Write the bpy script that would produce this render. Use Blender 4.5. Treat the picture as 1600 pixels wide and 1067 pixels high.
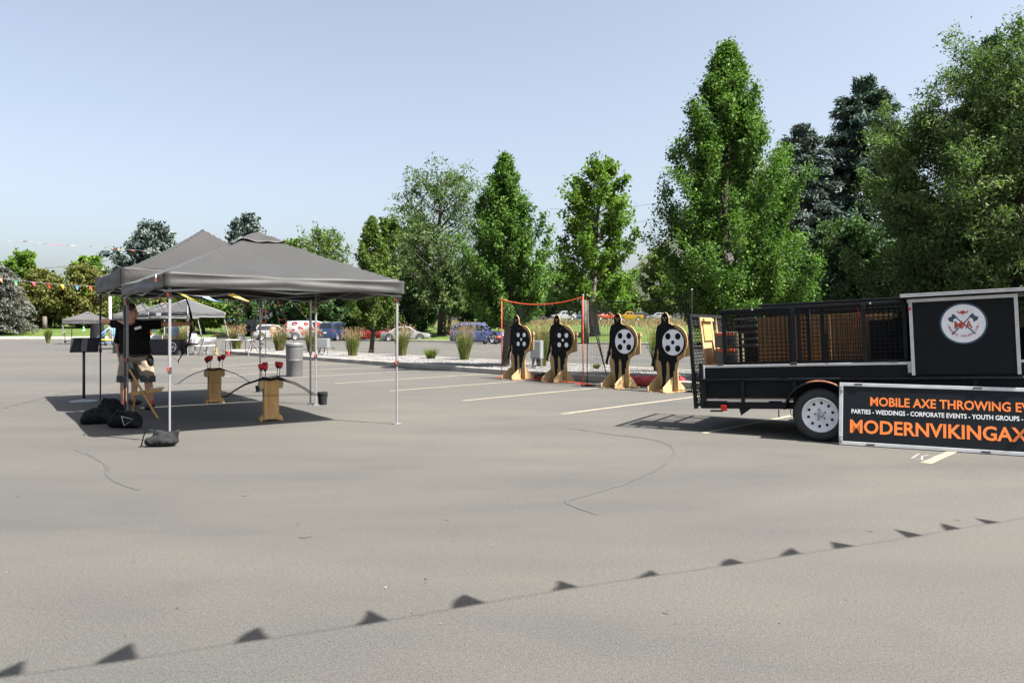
import bpy, bmesh, math, random
import numpy as np
from mathutils import Vector, Matrix, Euler

for _o in list(bpy.data.objects):
    bpy.data.objects.remove(_o)
scene = bpy.context.scene
COL = scene.collection
R = math.radians

# ------------------------------------------------------------------ camera, sky, sun, exposure
EYE = 1.36            # camera height above the lot
FPX = 1190.0          # focal length in photo pixels (1600 wide)
HZ = 511.0            # photo row of the lot's horizon
cam_data = bpy.data.cameras.new('camera')
cam = bpy.data.objects.new('camera', cam_data)
COL.objects.link(cam)
cam.location = (0, 0, EYE)
cam.rotation_euler = (R(90), 0, 0)
cam_data.sensor_width = 36.0
cam_data.lens = FPX / 1600 * 36.0
cam_data.shift_y = -(533.5 - HZ) / 1600
cam_data.clip_start = 0.05
cam_data.clip_end = 9000
scene.camera = cam

SUN_AZ = math.atan2(0.902, -0.432)      # azimuth towards the sun, from +Y clockwise
SUN_EL = R(56.5)
world = bpy.data.worlds.new('World')
scene.world = world
world.use_nodes = True
wn = world.node_tree.nodes
bg = wn['Background']
sky = wn.new('ShaderNodeTexSky')
sky.sky_type = 'NISHITA'
sky.sun_disc = False
sky.sun_elevation = SUN_EL
sky.sun_rotation = SUN_AZ
sky.altitude = 600
sky.air_density = 1.0
sky.dust_density = 6.0
sky.ozone_density = 1.0
haze_sat = wn.new('ShaderNodeHueSaturation')          # thin summer haze: the whole sky a little paler
haze_sat.inputs['Saturation'].default_value = 0.66
haze_sat.inputs['Hue'].default_value = 0.498
haze_sat.inputs['Value'].default_value = 1.0
world.node_tree.links.new(sky.outputs[0], haze_sat.inputs['Color'])
world.node_tree.links.new(haze_sat.outputs[0], bg.inputs[0])
bg.inputs[1].default_value = 0.064

sun_data = bpy.data.lights.new('sun', 'SUN')
sun_data.energy = 5.0
sun_data.angle = R(0.53)
sun_data.color = (1.0, 0.95, 0.88)
sun = bpy.data.objects.new('sun', sun_data)
COL.objects.link(sun)
SUN = Vector((math.sin(SUN_AZ) * math.cos(SUN_EL), math.cos(SUN_AZ) * math.cos(SUN_EL), math.sin(SUN_EL)))
sun.rotation_euler = SUN.to_track_quat('Z', 'Y').to_euler()
sun.location = SUN * 60

vs = scene.view_settings
vs.view_transform = 'Standard'
vs.look = 'None'
vs.exposure = 1.95
vs.gamma = 1.0
vs.use_curve_mapping = False
scene.cycles.max_bounces = 8
scene.cycles.transparent_max_bounces = 8
scene.cycles.use_denoising = True

# ------------------------------------------------------------------ survey helpers (photo -> metres on the lot)
def G(px, py, z=0.0):
    d = FPX * (EYE - z) / (py - HZ)
    return Vector(((px - 800) / FPX * d, d, z))
def XD(px, d): return (px - 800) / FPX * d
def ZD(py, d): return EYE + (HZ - py) / FPX * d

# ------------------------------------------------------------------ object helpers
def tag(o, label=None, cat=None, group=None, kind=None):
    if label: o['label'] = label
    if cat: o['category'] = cat
    if group: o['group'] = group
    if kind: o['kind'] = kind
    return o
def empty(name, loc=(0, 0, 0), rz=0.0, label=None, cat=None, group=None):
    o = bpy.data.objects.new(name, None)
    o.empty_display_size = 0.1
    COL.objects.link(o)
    o.location = loc
    o.rotation_euler = (0, 0, rz)
    return tag(o, label, cat, group)
def children(o): return [c for c in bpy.data.objects if c.parent == o]
def copy_tree(o, parent=None):
    c = o.copy(); COL.objects.link(c); c.parent = parent
    for ch in children(o): copy_tree(ch, c)
    return c

class MB:
    """collects polygons for one mesh object"""
    def __init__(s): s.v = []; s.f = []
    def add(s, vs_, fs):
        b = len(s.v); s.v.extend([tuple(p) for p in vs_]); s.f.extend([tuple(i + b for i in f) for f in fs]); return s
    def box(s, c, d, rot=None):
        hx, hy, hz = d[0] / 2, d[1] / 2, d[2] / 2
        P = [Vector((x, y, z)) for z in (-hz, hz) for x, y in ((-hx, -hy), (hx, -hy), (hx, hy), (-hx, hy))]
        if rot is not None: P = [rot @ p for p in P]
        c = Vector(c)
        return s.add([p + c for p in P], [(3, 2, 1, 0), (4, 5, 6, 7), (0, 1, 5, 4), (1, 2, 6, 5), (2, 3, 7, 6), (3, 0, 4, 7)])
    def bar(s, a, b, w, h, up=(0, 0, 1)):
        a = Vector(a); b = Vector(b); d = b - a; L = d.length
        if L < 1e-6: return s
        x = d / L; u = Vector(up)
        if abs(x.dot(u)) > 0.98: u = Vector((1, 0, 0))
        y = u.cross(x).normalized(); z = x.cross(y)
        rot = Matrix((x, y, z)).transposed()
        return s.box((a + b) / 2, (L, w, h), rot)
    def tube(s, pts, rad, n=8, cap=True):
        pts = [Vector(p) for p in pts]
        if not hasattr(rad, '__len__'): rad = [rad] * len(pts)
        b = len(s.v); prev = None
        for i, p in enumerate(pts):
            d = (pts[min(i + 1, len(pts) - 1)] - pts[max(i - 1, 0)])
            if d.length < 1e-9: d = Vector((0, 0, 1))
            d.normalize()
            if prev is None:
                u = Vector((0, 0, 1)) if abs(d.z) < 0.95 else Vector((1, 0, 0))
            else: u = prev
            x = (u - d * u.dot(d))
            if x.length < 1e-6: x = Vector((1, 0, 0)) - d * d.x
            x.normalize(); y = d.cross(x); prev = x
            for k in range(n):
                a = 2 * math.pi * k / n
                q = p + (x * math.cos(a) + y * math.sin(a)) * rad[i]
                s.v.append(tuple(q))
        for i in range(len(pts) - 1):
            for k in range(n):
                k2 = (k + 1) % n
                s.f.append((b + i * n + k, b + i * n + k2, b + (i + 1) * n + k2, b + (i + 1) * n + k))
        if cap:
            s.f.append(tuple(b + k for k in reversed(range(n))))
            s.f.append(tuple(b + (len(pts) - 1) * n + k for k in range(n)))
        return s
    def lathe(s, prof, n=24, c=(0, 0, 0), rot=None, cap=True):
        b = len(s.v); c = Vector(c)
        for r, z in prof:
            for k in range(n):
                a = 2 * math.pi * k / n
                p = Vector((r * math.cos(a), r * math.sin(a), z))
                if rot is not None: p = rot @ p
                s.v.append(tuple(p + c))
        for i in range(len(prof) - 1):
            for k in range(n):
                k2 = (k + 1) % n
                s.f.append((b + i * n + k, b + i * n + k2, b + (i + 1) * n + k2, b + (i + 1) * n + k))
        if cap:
            s.f.append(tuple(b + k for k in reversed(range(n))))
            s.f.append(tuple(b + (len(prof) - 1) * n + k for k in range(n)))
        return s
    def prism(s, poly, o, ax, ay, th):
        """2-D outline poly in the plane (ax, ay) at o, extruded th along ax x ay"""
        o = Vector(o); ax = Vector(ax); ay = Vector(ay); az = ax.cross(ay).normalized() * th
        n = len(poly)
        A = [o + ax * x + ay * y for x, y in poly]
        return s.add(A + [p + az for p in A], [tuple(reversed(range(n))), tuple(range(n, 2 * n))] +
                     [(i, (i + 1) % n, n + (i + 1) % n, n + i) for i in range(n)])
    def ell(s, c, r, rot=None, nu=14, nv=9):
        b = len(s.v); c = Vector(c)
        if not hasattr(r, '__len__'): r = (r, r, r)
        for j in range(1, nv):
            t = math.pi * j / nv
            for i in range(nu):
                a = 2 * math.pi * i / nu
                p = Vector((r[0] * math.sin(t) * math.cos(a), r[1] * math.sin(t) * math.sin(a), r[2] * math.cos(t)))
                if rot is not None: p = rot @ p
                s.v.append(tuple(p + c))
        for sg in (1, -1):
            p = Vector((0, 0, r[2] * sg))
            if rot is not None: p = rot @ p
            s.v.append(tuple(p + c))
        top = b + (nv - 1) * nu; bot = top + 1
        for j in range(nv - 2):
            for i in range(nu):
                i2 = (i + 1) % nu
                s.f.append((b + j * nu + i, b + (j + 1) * nu + i, b + (j + 1) * nu + i2, b + j * nu + i2))
        for i in range(nu):
            i2 = (i + 1) % nu
            s.f.append((top, b + i, b + i2)); s.f.append((bot, b + (nv - 2) * nu + i2, b + (nv - 2) * nu + i))
        return s
    def cap(s, a, b_, r0, r1, n=12):
        s.tube([a, b_], [r0, r1], n); s.ell(a, r0, nu=n, nv=7); s.ell(b_, r1, nu=n, nv=7); return s
    def grid(s, fn, nu, nv):
        b = len(s.v)
        for j in range(nv + 1):
            for i in range(nu + 1): s.v.append(tuple(fn(i / nu, j / nv)))
        for j in range(nv):
            for i in range(nu):
                k = b + j * (nu + 1) + i
                s.f.append((k, k + 1, k + nu + 2, k + nu + 1))
        return s
    def mesh(s, name):
        me = bpy.data.meshes.new(name); me.from_pydata(s.v, [], s.f); me.update(); return me
    def build(s, name, mat, parent=None, smooth=False, bevel=0.0, solid=0.0, seg=2, voxel=0.0, relax=0):
        me = s.mesh(name)
        o = bpy.data.objects.new(name, me); COL.objects.link(o)
        me.materials.append(mat)
        if voxel:
            md = o.modifiers.new('v', 'REMESH'); md.mode = 'VOXEL'; md.voxel_size = voxel
            if relax:
                m2 = o.modifiers.new('s', 'SMOOTH'); m2.iterations = relax; m2.factor = 0.5
            dg = bpy.context.evaluated_depsgraph_get()
            nm = bpy.data.meshes.new_from_object(o.evaluated_get(dg))
            o.modifiers.clear(); o.data = nm; bpy.data.meshes.remove(me); me = nm; me.name = name
            if not me.materials: me.materials.append(mat)
            smooth = True
        if smooth:
            me.polygons.foreach_set('use_smooth', np.ones(len(me.polygons), bool))
        if solid:
            md = o.modifiers.new('t', 'SOLIDIFY'); md.thickness = solid; md.offset = 0
        if bevel:
            md = o.modifiers.new('b', 'BEVEL'); md.width = bevel; md.segments = seg; md.limit_method = 'ANGLE'; md.angle_limit = R(35)
        if parent is not None: o.parent = parent
        return o

def smooth_by_angle(o, ang=40):
    me = o.data
    me.polygons.foreach_set('use_smooth', np.ones(len(me.polygons), bool))
    try: me.set_sharp_from_angle(angle=R(ang))
    except Exception: pass
    return o

# ------------------------------------------------------------------ procedural materials
MATS = {}
def _nt(name):
    m = bpy.data.materials.new(name); m.use_nodes = True
    return m, m.node_tree.nodes, m.node_tree.links, m.node_tree.nodes['Principled BSDF']
def M(name, col, rough=0.6, metal=0.0, var=0.12, scale=6.0, bump=0.0, bscale=80.0, spec=0.5, coat=0.0, detail=4, sheen=0.0, stretch=None):
    if name in MATS: return MATS[name]
    m, n, l, p = _nt(name)
    tc = n.new('ShaderNodeTexCoord'); src = tc.outputs['Object']
    if stretch:
        mp = n.new('ShaderNodeMapping'); mp.inputs['Scale'].default_value = stretch
        l.new(src, mp.inputs['Vector']); src = mp.outputs['Vector']
    nz = n.new('ShaderNodeTexNoise'); nz.inputs['Scale'].default_value = scale; nz.inputs['Detail'].default_value = detail
    l.new(src, nz.inputs['Vector'])
    rp = n.new('ShaderNodeValToRGB')
    rp.color_ramp.elements[0].position = 0.3; rp.color_ramp.elements[1].position = 0.7
    rp.color_ramp.elements[0].color = (*[c * (1 - var) for c in col], 1)
    rp.color_ramp.elements[1].color = (*[min(1, c * (1 + var)) for c in col], 1)
    l.new(nz.outputs['Fac'], rp.inputs['Fac']); l.new(rp.outputs['Color'], p.inputs['Base Color'])
    p.inputs['Roughness'].default_value = rough; p.inputs['Metallic'].default_value = metal
    p.inputs['Specular IOR Level'].default_value = spec
    if coat: p.inputs['Coat Weight'].default_value = coat; p.inputs['Coat Roughness'].default_value = 0.05
    if sheen: p.inputs['Sheen Weight'].default_value = sheen
    if bump:
        bz = n.new('ShaderNodeTexNoise'); bz.inputs['Scale'].default_value = bscale; bz.inputs['Detail'].default_value = 3
        l.new(src, bz.inputs['Vector'])
        bp = n.new('ShaderNodeBump'); bp.inputs['Strength'].default_value = bump; bp.inputs['Distance'].default_value = 0.02
        l.new(bz.outputs['Fac'], bp.inputs['Height']); l.new(bp.outputs['Normal'], p.inputs['Normal'])
    MATS[name] = m
    return m
def ramp(n, l, fac, stops):
    r = n.new('ShaderNodeValToRGB'); e = r.color_ramp.elements
    while len(e) < len(stops): e.new(0.5)
    for k, (pos, c) in enumerate(stops): e[k].position = pos; e[k].color = (*c, 1)
    l.new(fac, r.inputs['Fac']); return r.outputs['Color']
def noise(n, l, vec, scale, detail=4, rough=0.55, dist=0.0):
    z = n.new('ShaderNodeTexNoise'); z.inputs['Scale'].default_value = scale; z.inputs['Detail'].default_value = detail
    z.inputs['Roughness'].default_value = rough; z.inputs['Distortion'].default_value = dist
    l.new(vec, z.inputs['Vector']); return z.outputs['Fac']
def mix(n, l, fac, a, b, mode='MIX'):
    x = n.new('ShaderNodeMix'); x.data_type = 'RGBA'; x.blend_type = mode
    for sock, val in ((x.inputs[0], fac), (x.inputs[6], a), (x.inputs[7], b)):
        if hasattr(val, 'links'): l.new(val, sock)
        elif hasattr(val, '__len__'): sock.default_value = (*val, 1)
        else: sock.default_value = val
    return x.outputs[2]
def mul(n, l, a, k):
    x = n.new('ShaderNodeMath'); x.operation = 'MULTIPLY'; l.new(a, x.inputs[0]); x.inputs[1].default_value = k; return x.outputs[0]

def asphalt_material(name, base, dusty=True):
    m, n, l, p = _nt(name)
    g = n.new('ShaderNodeNewGeometry').outputs['Position']
    mp = n.new('ShaderNodeMapping'); mp.inputs['Rotation'].default_value = (0, 0, R(24)); mp.inputs['Scale'].default_value = (0.35, 1.0, 1.0)
    l.new(g, mp.inputs['Vector']); gs = mp.outputs['Vector']
    b = Vector(base)
    big = noise(n, l, gs, 0.32, 5, 0.6, 0.6)
    c1 = ramp(n, l, big, [(0.34, b * 0.80 + Vector((-.003, 0.0, .003))), (0.47, b * 0.95), (0.56, b * 1.02), (0.70, b * 1.10 + Vector((.002, .001, -.001)))])
    mid = noise(n, l, gs, 1.7, 6, 0.62, 0.4)
    c2 = ramp(n, l, mid, [(0.3, (0.90, 0.91, 0.93)), (0.5, (1, 1, 1)), (0.72, (1.06, 1.05, 1.02))])
    c = mix(n, l, 1.0, c1, c2, 'MULTIPLY')
    blot = noise(n, l, g, 0.9, 3, 0.5, 0.2)
    c3 = ramp(n, l, blot, [(0.0, (1, 1, 1)), (0.66, (1, 1, 1)), (0.74, (0.86, 0.88, 0.91))])
    c = mix(n, l, 1.0, c, c3, 'MULTIPLY')
    fine = noise(n, l, g, 150, 3, 0.7)
    c4 = ramp(n, l, fine, [(0.30, (0.42, 0.42, 0.43)), (0.5, (1, 1, 1)), (0.68, (1.65, 1.62, 1.56))])
    c = mix(n, l, 1.0, c, c4, 'MULTIPLY')
    grain = noise(n, l, g, 46, 4, 0.75)
    c = mix(n, l, 1.0, c, ramp(n, l, grain, [(0.3, (0.80, 0.80, 0.81)), (0.5, (1, 1, 1)), (0.7, (1.2, 1.19, 1.17))]), 'MULTIPLY')
    vo = n.new('ShaderNodeTexVoronoi'); vo.inputs['Scale'].default_value = 24; l.new(g, vo.inputs['Vector'])
    c5 = ramp(n, l, vo.outputs['Distance'], [(0.0, (1.9, 1.8, 1.6)), (0.045, (1.35, 1.3, 1.25)), (0.07, (1, 1, 1))])
    c = mix(n, l, 0.65, c, mix(n, l, 1.0, c, c5, 'MULTIPLY'))
    l.new(c, p.inputs['Base Color'])
    p.inputs['Roughness'].default_value = 0.86; p.inputs['Specular IOR Level'].default_value = 0.32
    bp = n.new('ShaderNodeBump'); bp.inputs['Strength'].default_value = 0.5; bp.inputs['Distance'].default_value = 0.006
    l.new(fine, bp.inputs['Height']); l.new(bp.outputs['Normal'], p.inputs['Normal'])
    return m
def ground_material(name, stops, scale, fine=8.0, bump=0.4, patch=None):
    m, n, l, p = _nt(name)
    g = n.new('ShaderNodeNewGeometry').outputs['Position']
    c = ramp(n, l, noise(n, l, g, scale, 6, 0.6), stops)
    f = noise(n, l, g, fine, 5, 0.7)
    c = mix(n, l, 1.0, c, ramp(n, l, f, [(0.3, (0.7, 0.72, 0.7)), (0.7, (1.25, 1.22, 1.2))]), 'MULTIPLY')
    if patch:
        c = mix(n, l, ramp(n, l, noise(n, l, g, patch[0], 4, 0.6), [(0.45, (0, 0, 0)), (0.62, (1, 1, 1))]), c, patch[1])
    l.new(c, p.inputs['Base Color']); p.inputs['Roughness'].default_value = 0.9; p.inputs['Specular IOR Level'].default_value = 0.2
    bp = n.new('ShaderNodeBump'); bp.inputs['Strength'].default_value = bump; bp.inputs['Distance'].default_value = 0.05
    l.new(f, bp.inputs['Height']); l.new(bp.outputs['Normal'], p.inputs['Normal'])
    return m
def leaf_material(name, cols, trans=0.35, rough=0.5, tcol=(1.0, 1.25, 0.45)):
    m, n, l, p = _nt(name)
    at = n.new('ShaderNodeAttribute'); at.attribute_name = 'tint'
    k = len(cols)
    c = ramp(n, l, at.outputs['Fac'], [(i / (k - 1), cc) for i, cc in enumerate(cols)])
    l.new(c, p.inputs['Base Color']); p.inputs['Roughness'].default_value = max(rough, 0.6); p.inputs['Specular IOR Level'].default_value = 0.12
    if trans:
        t = n.new('ShaderNodeBsdfTranslucent'); l.new(mix(n, l, 1.0, c, tcol, 'MULTIPLY'), t.inputs['Color'])
        ms = n.new('ShaderNodeMixShader'); ms.inputs[0].default_value = trans
        l.new(p.outputs[0], ms.inputs[1]); l.new(t.outputs[0], ms.inputs[2])
        l.new(ms.outputs[0], n['Material Output'].inputs['Surface'])
    return m
def wood_material(name, col, dark, sc=(3, 40, 40)):
    m, n, l, p = _nt(name)
    tc = n.new('ShaderNodeTexCoord')
    mp = n.new('ShaderNodeMapping'); mp.inputs['Scale'].default_value = sc; l.new(tc.outputs['Object'], mp.inputs['Vector'])
    a = noise(n, l, mp.outputs['Vector'], 1.0, 6, 0.6, 1.2)
    c = ramp(n, l, a, [(0.25, dark), (0.5, col), (0.78, tuple(min(1, x * 1.18) for x in col))])
    blot = noise(n, l, tc.outputs['Object'], 3.0, 3)
    c = mix(n, l, 1.0, c, ramp(n, l, blot, [(0.3, (0.82, 0.8, 0.78)), (0.65, (1.06, 1.05, 1.03))]), 'MULTIPLY')
    l.new(c, p.inputs['Base Color']); p.inputs['Roughness'].default_value = 0.68
    bp = n.new('ShaderNodeBump'); bp.inputs['Strength'].default_value = 0.15; bp.inputs['Distance'].default_value = 0.004
    l.new(a, bp.inputs['Height']); l.new(bp.outputs['Normal'], p.inputs['Normal'])
    return m

ASPHALT = asphalt_material('asphalt', (0.0632, 0.0612, 0.0556))
ASPHALT2 = asphalt_material('asphalt_far', (0.0757, 0.0712, 0.0641))
LAWN = ground_material('lawn_grass', [(0.3, (0.0400, 0.0667, 0.0128)), (0.5, (0.0560, 0.0880, 0.0170)), (0.7, (0.0773, 0.1040, 0.0240))], 0.35, 14.0, 0.7)
DRY = ground_material('dry_ground', [(0.3, (0.0826, 0.0722, 0.0361)), (0.7, (0.1238, 0.1084, 0.0568))], 0.05, 4.0, 0.5)
GRAVEL = ground_material('gravel_grey', [(0.3, (0.1248, 0.1248, 0.1248)), (0.7, (0.1830, 0.1809, 0.1746))], 1.3, 55.0, 1.0)
CONCRETE = M('concrete', (0.2800, 0.2660, 0.2380), 0.85, var=0.22, scale=1.6, bump=0.25, bscale=60, spec=0.3)
SIDEWALK = M('sidewalk_concrete', (0.2528, 0.2408, 0.2167), 0.85, var=0.12, scale=1.2, bump=0.2, bscale=60, spec=0.3)
LINE = M('line_paint', (0.205, 0.180, 0.132), 0.8, var=0.28, scale=9, bump=0.3, bscale=160)
CHALK = M('chalk', (0.2064, 0.2012, 0.1961), 0.95, var=0.3, scale=20)
TAR = M('crack_sealer', (0.105, 0.100, 0.092), 0.6, var=0.2, scale=9)
BLACKFAB = M('black_canopy_fabric', (0.0199, 0.0204, 0.0199), 0.62, var=0.12, scale=3, bump=0.25, bscale=9, sheen=0.15)
def translucent_cloth(m, k, col):
    n, l = m.node_tree.nodes, m.node_tree.links
    t = n.new('ShaderNodeBsdfTranslucent'); t.inputs['Color'].default_value = (*col, 1)
    ms = n.new('ShaderNodeMixShader'); ms.inputs[0].default_value = k
    l.new(n['Principled BSDF'].outputs[0], ms.inputs[1]); l.new(t.outputs[0], ms.inputs[2]); l.new(ms.outputs[0], n['Material Output'].inputs['Surface'])
translucent_cloth(BLACKFAB, 0.16, (0.060, 0.062, 0.052))
REARFAB = M('faded_black_canopy_fabric', (0.0159, 0.0149, 0.0151), 0.66, var=0.12, scale=3, bump=0.25, bscale=9, sheen=0.1)
translucent_cloth(REARFAB, 0.12, (0.05, 0.047, 0.045))
GREYFAB = M('grey_canopy_fabric', (0.0498, 0.0498, 0.0489), 0.7, var=0.08, scale=3, bump=0.2, bscale=9)
DARKFAB = M('slate_canopy_fabric', (0.0422, 0.0446, 0.0471), 0.7, var=0.08, scale=3, bump=0.2, bscale=9)
TRIMWHITE = M('white_trim', (0.2184, 0.2184, 0.2240), 0.5, var=0.05)
WHITEMETAL = M('white_powder_coat', (0.1736, 0.1736, 0.1810), 0.35, var=0.06, scale=12)
GREYMETAL = M('grey_steel', (0.34, 0.345, 0.35), 0.38, 0.5, var=0.1, scale=10)
DARKMETAL = M('dark_steel', (0.035, 0.036, 0.04), 0.45, 0.2, var=0.2, scale=9)
ALU = M('aluminium_trim', (0.50, 0.50, 0.50), 0.42, 0.45, var=0.12, scale=7)
BLACKPANEL = M('black_panel', (0.006, 0.0075, 0.009), 0.6, var=0.25, scale=2.5, spec=0.15)
BLACKPAINT = M('black_frame_paint', (0.009, 0.010, 0.0115), 0.55, var=0.35, scale=14, bump=0.1, spec=0.2)
RUBBER = M('tyre_rubber', (0.017, 0.017, 0.018), 0.75, var=0.25, scale=25, bump=0.15, bscale=70)
RIMWHITE = M('white_rim_paint', (0.66, 0.67, 0.70), 0.35, var=0.09, scale=14)
RUST = M('worn_fender_edge', (0.22, 0.085, 0.04), 0.7, var=0.5, scale=22)
PLY = wood_material('plywood', (0.3526, 0.2257, 0.0900), (0.2539, 0.1505, 0.0527), (6, 60, 1.6))
PLYPALE = wood_material('pale_plywood', (0.3494, 0.2482, 0.1290), (0.2746, 0.1816, 0.0824), (6, 60, 1.6))
PINE = wood_material('pine', (0.3956, 0.2456, 0.0870), (0.2848, 0.1535, 0.0453), (20, 20, 1.5))
OSB = wood_material('brown_board', (0.2448, 0.1438, 0.0581), (0.1530, 0.0796, 0.0306), (22, 22, 4))
BLACKINK = M('matte_black_paint', (0.007, 0.0072, 0.008), 0.7, var=0.3, scale=8, spec=0.12)
WHITEINK = M('white_paint', (0.72, 0.72, 0.74), 0.6, var=0.06, scale=9)
ORANGE = M('orange_strap', (0.5400, 0.0720, 0.0158), 0.6, var=0.1)
ORANGEINK = M('orange_lettering', (0.80, 0.20, 0.035), 0.6, var=0.03)
NAVYINK = M('navy_print', (0.030, 0.062, 0.095), 0.6, var=0.08)
REDINK = M('brick_red_print', (0.42, 0.06, 0.028), 0.6, var=0.08)
REDPLASTIC = M('red_plastic', (0.55, 0.025, 0.02), 0.4, var=0.08)
REDFOAM = M('red_foam', (0.36, 0.012, 0.020), 0.75, var=0.18, scale=30, bump=0.2)
REDCLOTH = M('crimson_cloth', (0.2090, 0.0083, 0.0193), 0.75, var=0.2, scale=7, bump=0.3, bscale=12)
BLACKCLOTH = M('black_cloth', (0.008, 0.009, 0.011), 0.85, var=0.3, scale=6, bump=0.4, bscale=20, spec=0.15)
BAGCLOTH = M('grey_black_nylon', (0.0150, 0.0160, 0.0170), 0.8, spec=0.15, var=0.3, scale=8, bump=0.35, bscale=18)
SKIN = M('skin', (0.44, 0.225, 0.145), 0.5, var=0.10, scale=12)
SHIRT = M('black_tshirt', (0.006, 0.006, 0.007), 0.9, var=0.2, scale=10, bump=0.5, bscale=9, spec=0.1)
KHAKI = M('khaki_cotton', (0.2167, 0.1742, 0.1232), 0.85, var=0.14, scale=9, bump=0.5, bscale=14)
DARKSHORT = M('slate_cotton', (0.045, 0.052, 0.055), 0.85, var=0.2, scale=9, bump=0.5, bscale=14)
HAIR = M('brown_hair', (0.030, 0.017, 0.010), 0.6, var=0.35, scale=40, bump=0.6, bscale=60)
HAIRDARK = M('dark_hair', (0.010, 0.008, 0.008), 0.55, var=0.35, scale=40, bump=0.6, bscale=60)
SHOE = M('black_shoe', (0.012, 0.012, 0.013), 0.6, var=0.2)
SOCKRED = M('red_sock', (0.42, 0.02, 0.02), 0.85, var=0.1)
GLASS = M('tinted_car_glass', (0.012, 0.015, 0.017), 0.06, var=0.1, spec=0.6)
CHROME = M('bright_alloy', (0.52, 0.53, 0.55), 0.3, 0.7, var=0.1)
TRASHGREY = M('grey_bin_plastic', (0.0872, 0.0879, 0.0889), 0.5, var=0.06, scale=3)
BLUEGREY = M('grey_utility_steel', (0.20, 0.215, 0.22), 0.5, 0.2, var=0.15)
BARK = M('bark', (0.0458, 0.0361, 0.0279), 0.9, var=0.35, scale=9, bump=0.9, bscale=22, stretch=(1, 1, 0.25))
BARKGREY = M('grey_bark', (0.0813, 0.0710, 0.0602), 0.9, var=0.35, scale=9, bump=0.9, bscale=22, stretch=(1, 1, 0.25))
POLEWOOD = M('pole_timber', (0.1445, 0.0933, 0.0572), 0.85, var=0.25, scale=4, stretch=(6, 6, 0.5))
NETCORD = M('black_net_cord', (0.012, 0.012, 0.013), 0.8, var=0.2)
LAMPRED = M('red_lamp_lens', (0.40, 0.012, 0.012), 0.2, var=0.1)
LAMPCLEAR = M('clear_lamp_lens', (0.55, 0.56, 0.58), 0.12, var=0.1)
PLATE = M('plate_white', (0.6, 0.6, 0.58), 0.5, var=0.1)
CARDBOARD = M('cardboard', (0.3840, 0.2560, 0.1440), 0.8, var=0.1)
CORDWHITE = M('white_cord', (0.22, 0.22, 0.22), 0.7, var=0.05)
FLAG = {k: M('pennant_' + k, tuple(v * 0.55 for v in c), 0.55, var=0.08, scale=14) for k, c in dict(red=(0.62, 0.035, 0.02), orange=(0.78, 0.13, 0.03), yellow=(0.80, 0.55, 0.03),
        blue=(0.10, 0.27, 0.56), green=(0.08, 0.36, 0.18), pink=(0.66, 0.06, 0.16)).items()}
# ------------------------------------------------------------------ ground, lot, island, lawn
def sheet(name, pts, z, mat, kind='structure'):
    me = bpy.data.meshes.new(name)
    me.from_pydata([(x, y, z) for x, y in pts], [], [tuple(range(len(pts)))]); me.update()
    o = bpy.data.objects.new(name, me); COL.objects.link(o); me.materials.append(mat)
    return tag(o, kind=kind)
sheet('ground', [(-4000, -600), (4000, -600), (4000, 6000), (-4000, 6000)], -0.12, DRY)
sheet('parking_lot', [(-130, -40), (90, -40), (90, 120), (-130, 120)], 0.0, ASPHALT)

KERB_PTS = [(-130, 78), (-75, 81), (-49, 84), (-36, 91), (-28, 87.5), (-8.9, 71), (9.9, 59), (30, 46.5), (60, 33), (110, 20)]
def kerb_y(x):
    for (x0, y0), (x1, y1) in zip(KERB_PTS, KERB_PTS[1:]):
        if x <= x1: return y0 + (y1 - y0) * (x - x0) / (x1 - x0)
    return KERB_PTS[-1][1]
def lawn_z(x, y):
    q = y - kerb_y(x)
    if q <= 0: return 0.0
    return 0.15 + 2.9 * (1 - math.exp(-q / 45.0)) + 0.10 * math.sin(x * 0.13 + y * 0.09) * min(1, q / 15)
LQ = [0, 1, 3, 6, 10, 15, 21, 28, 36, 46, 58, 72, 90, 110, 140, 200, 320, 600]
mb = MB(); nx = 80
def _lx(u): return -128 + 236 * u
mb.grid(lambda u, v: (_lx(u), kerb_y(_lx(u)) + LQ[round(v * (len(LQ) - 1))], lawn_z(_lx(u), kerb_y(_lx(u)) + LQ[round(v * (len(LQ) - 1))] + 1e-6)), nx, len(LQ) - 1)
tag(mb.build('lawn', LAWN, smooth=True), kind='structure')
# concrete kerb along the lawn
mb = MB()
for i in range(60):
    xa, xb = -118 + i * 3.6, -118 + (i + 1) * 3.6
    ya, yb = kerb_y(xa), kerb_y(xb)
    mb.prism([(0, 0), (0.18, 0), (0.18, 0.155), (0.03, 0.155), (0, 0.12)], (xa, ya - 0.16, 0.0), (0, 1, 0), (0, 0, 1), 1)
    k = len(mb.v) - 10
    for j in range(5):
        vx = mb.v[k + 5 + j]; base = mb.v[k + j]
        mb.v[k + 5 + j] = (xb, base[1] + (yb - ya), base[2])
tag(mb.build('lawn_kerb', CONCRETE), kind='structure')
# pale footpath along the far left lawn
mb = MB()
mb.grid(lambda u, v: (-118 + 80 * u, kerb_y(-118 + 80 * u) + 0.1 + v * 1.9, 0.178 + 0.12 * v), 40, 1)
tag(mb.build('footpath', SIDEWALK), kind='structure')

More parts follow.
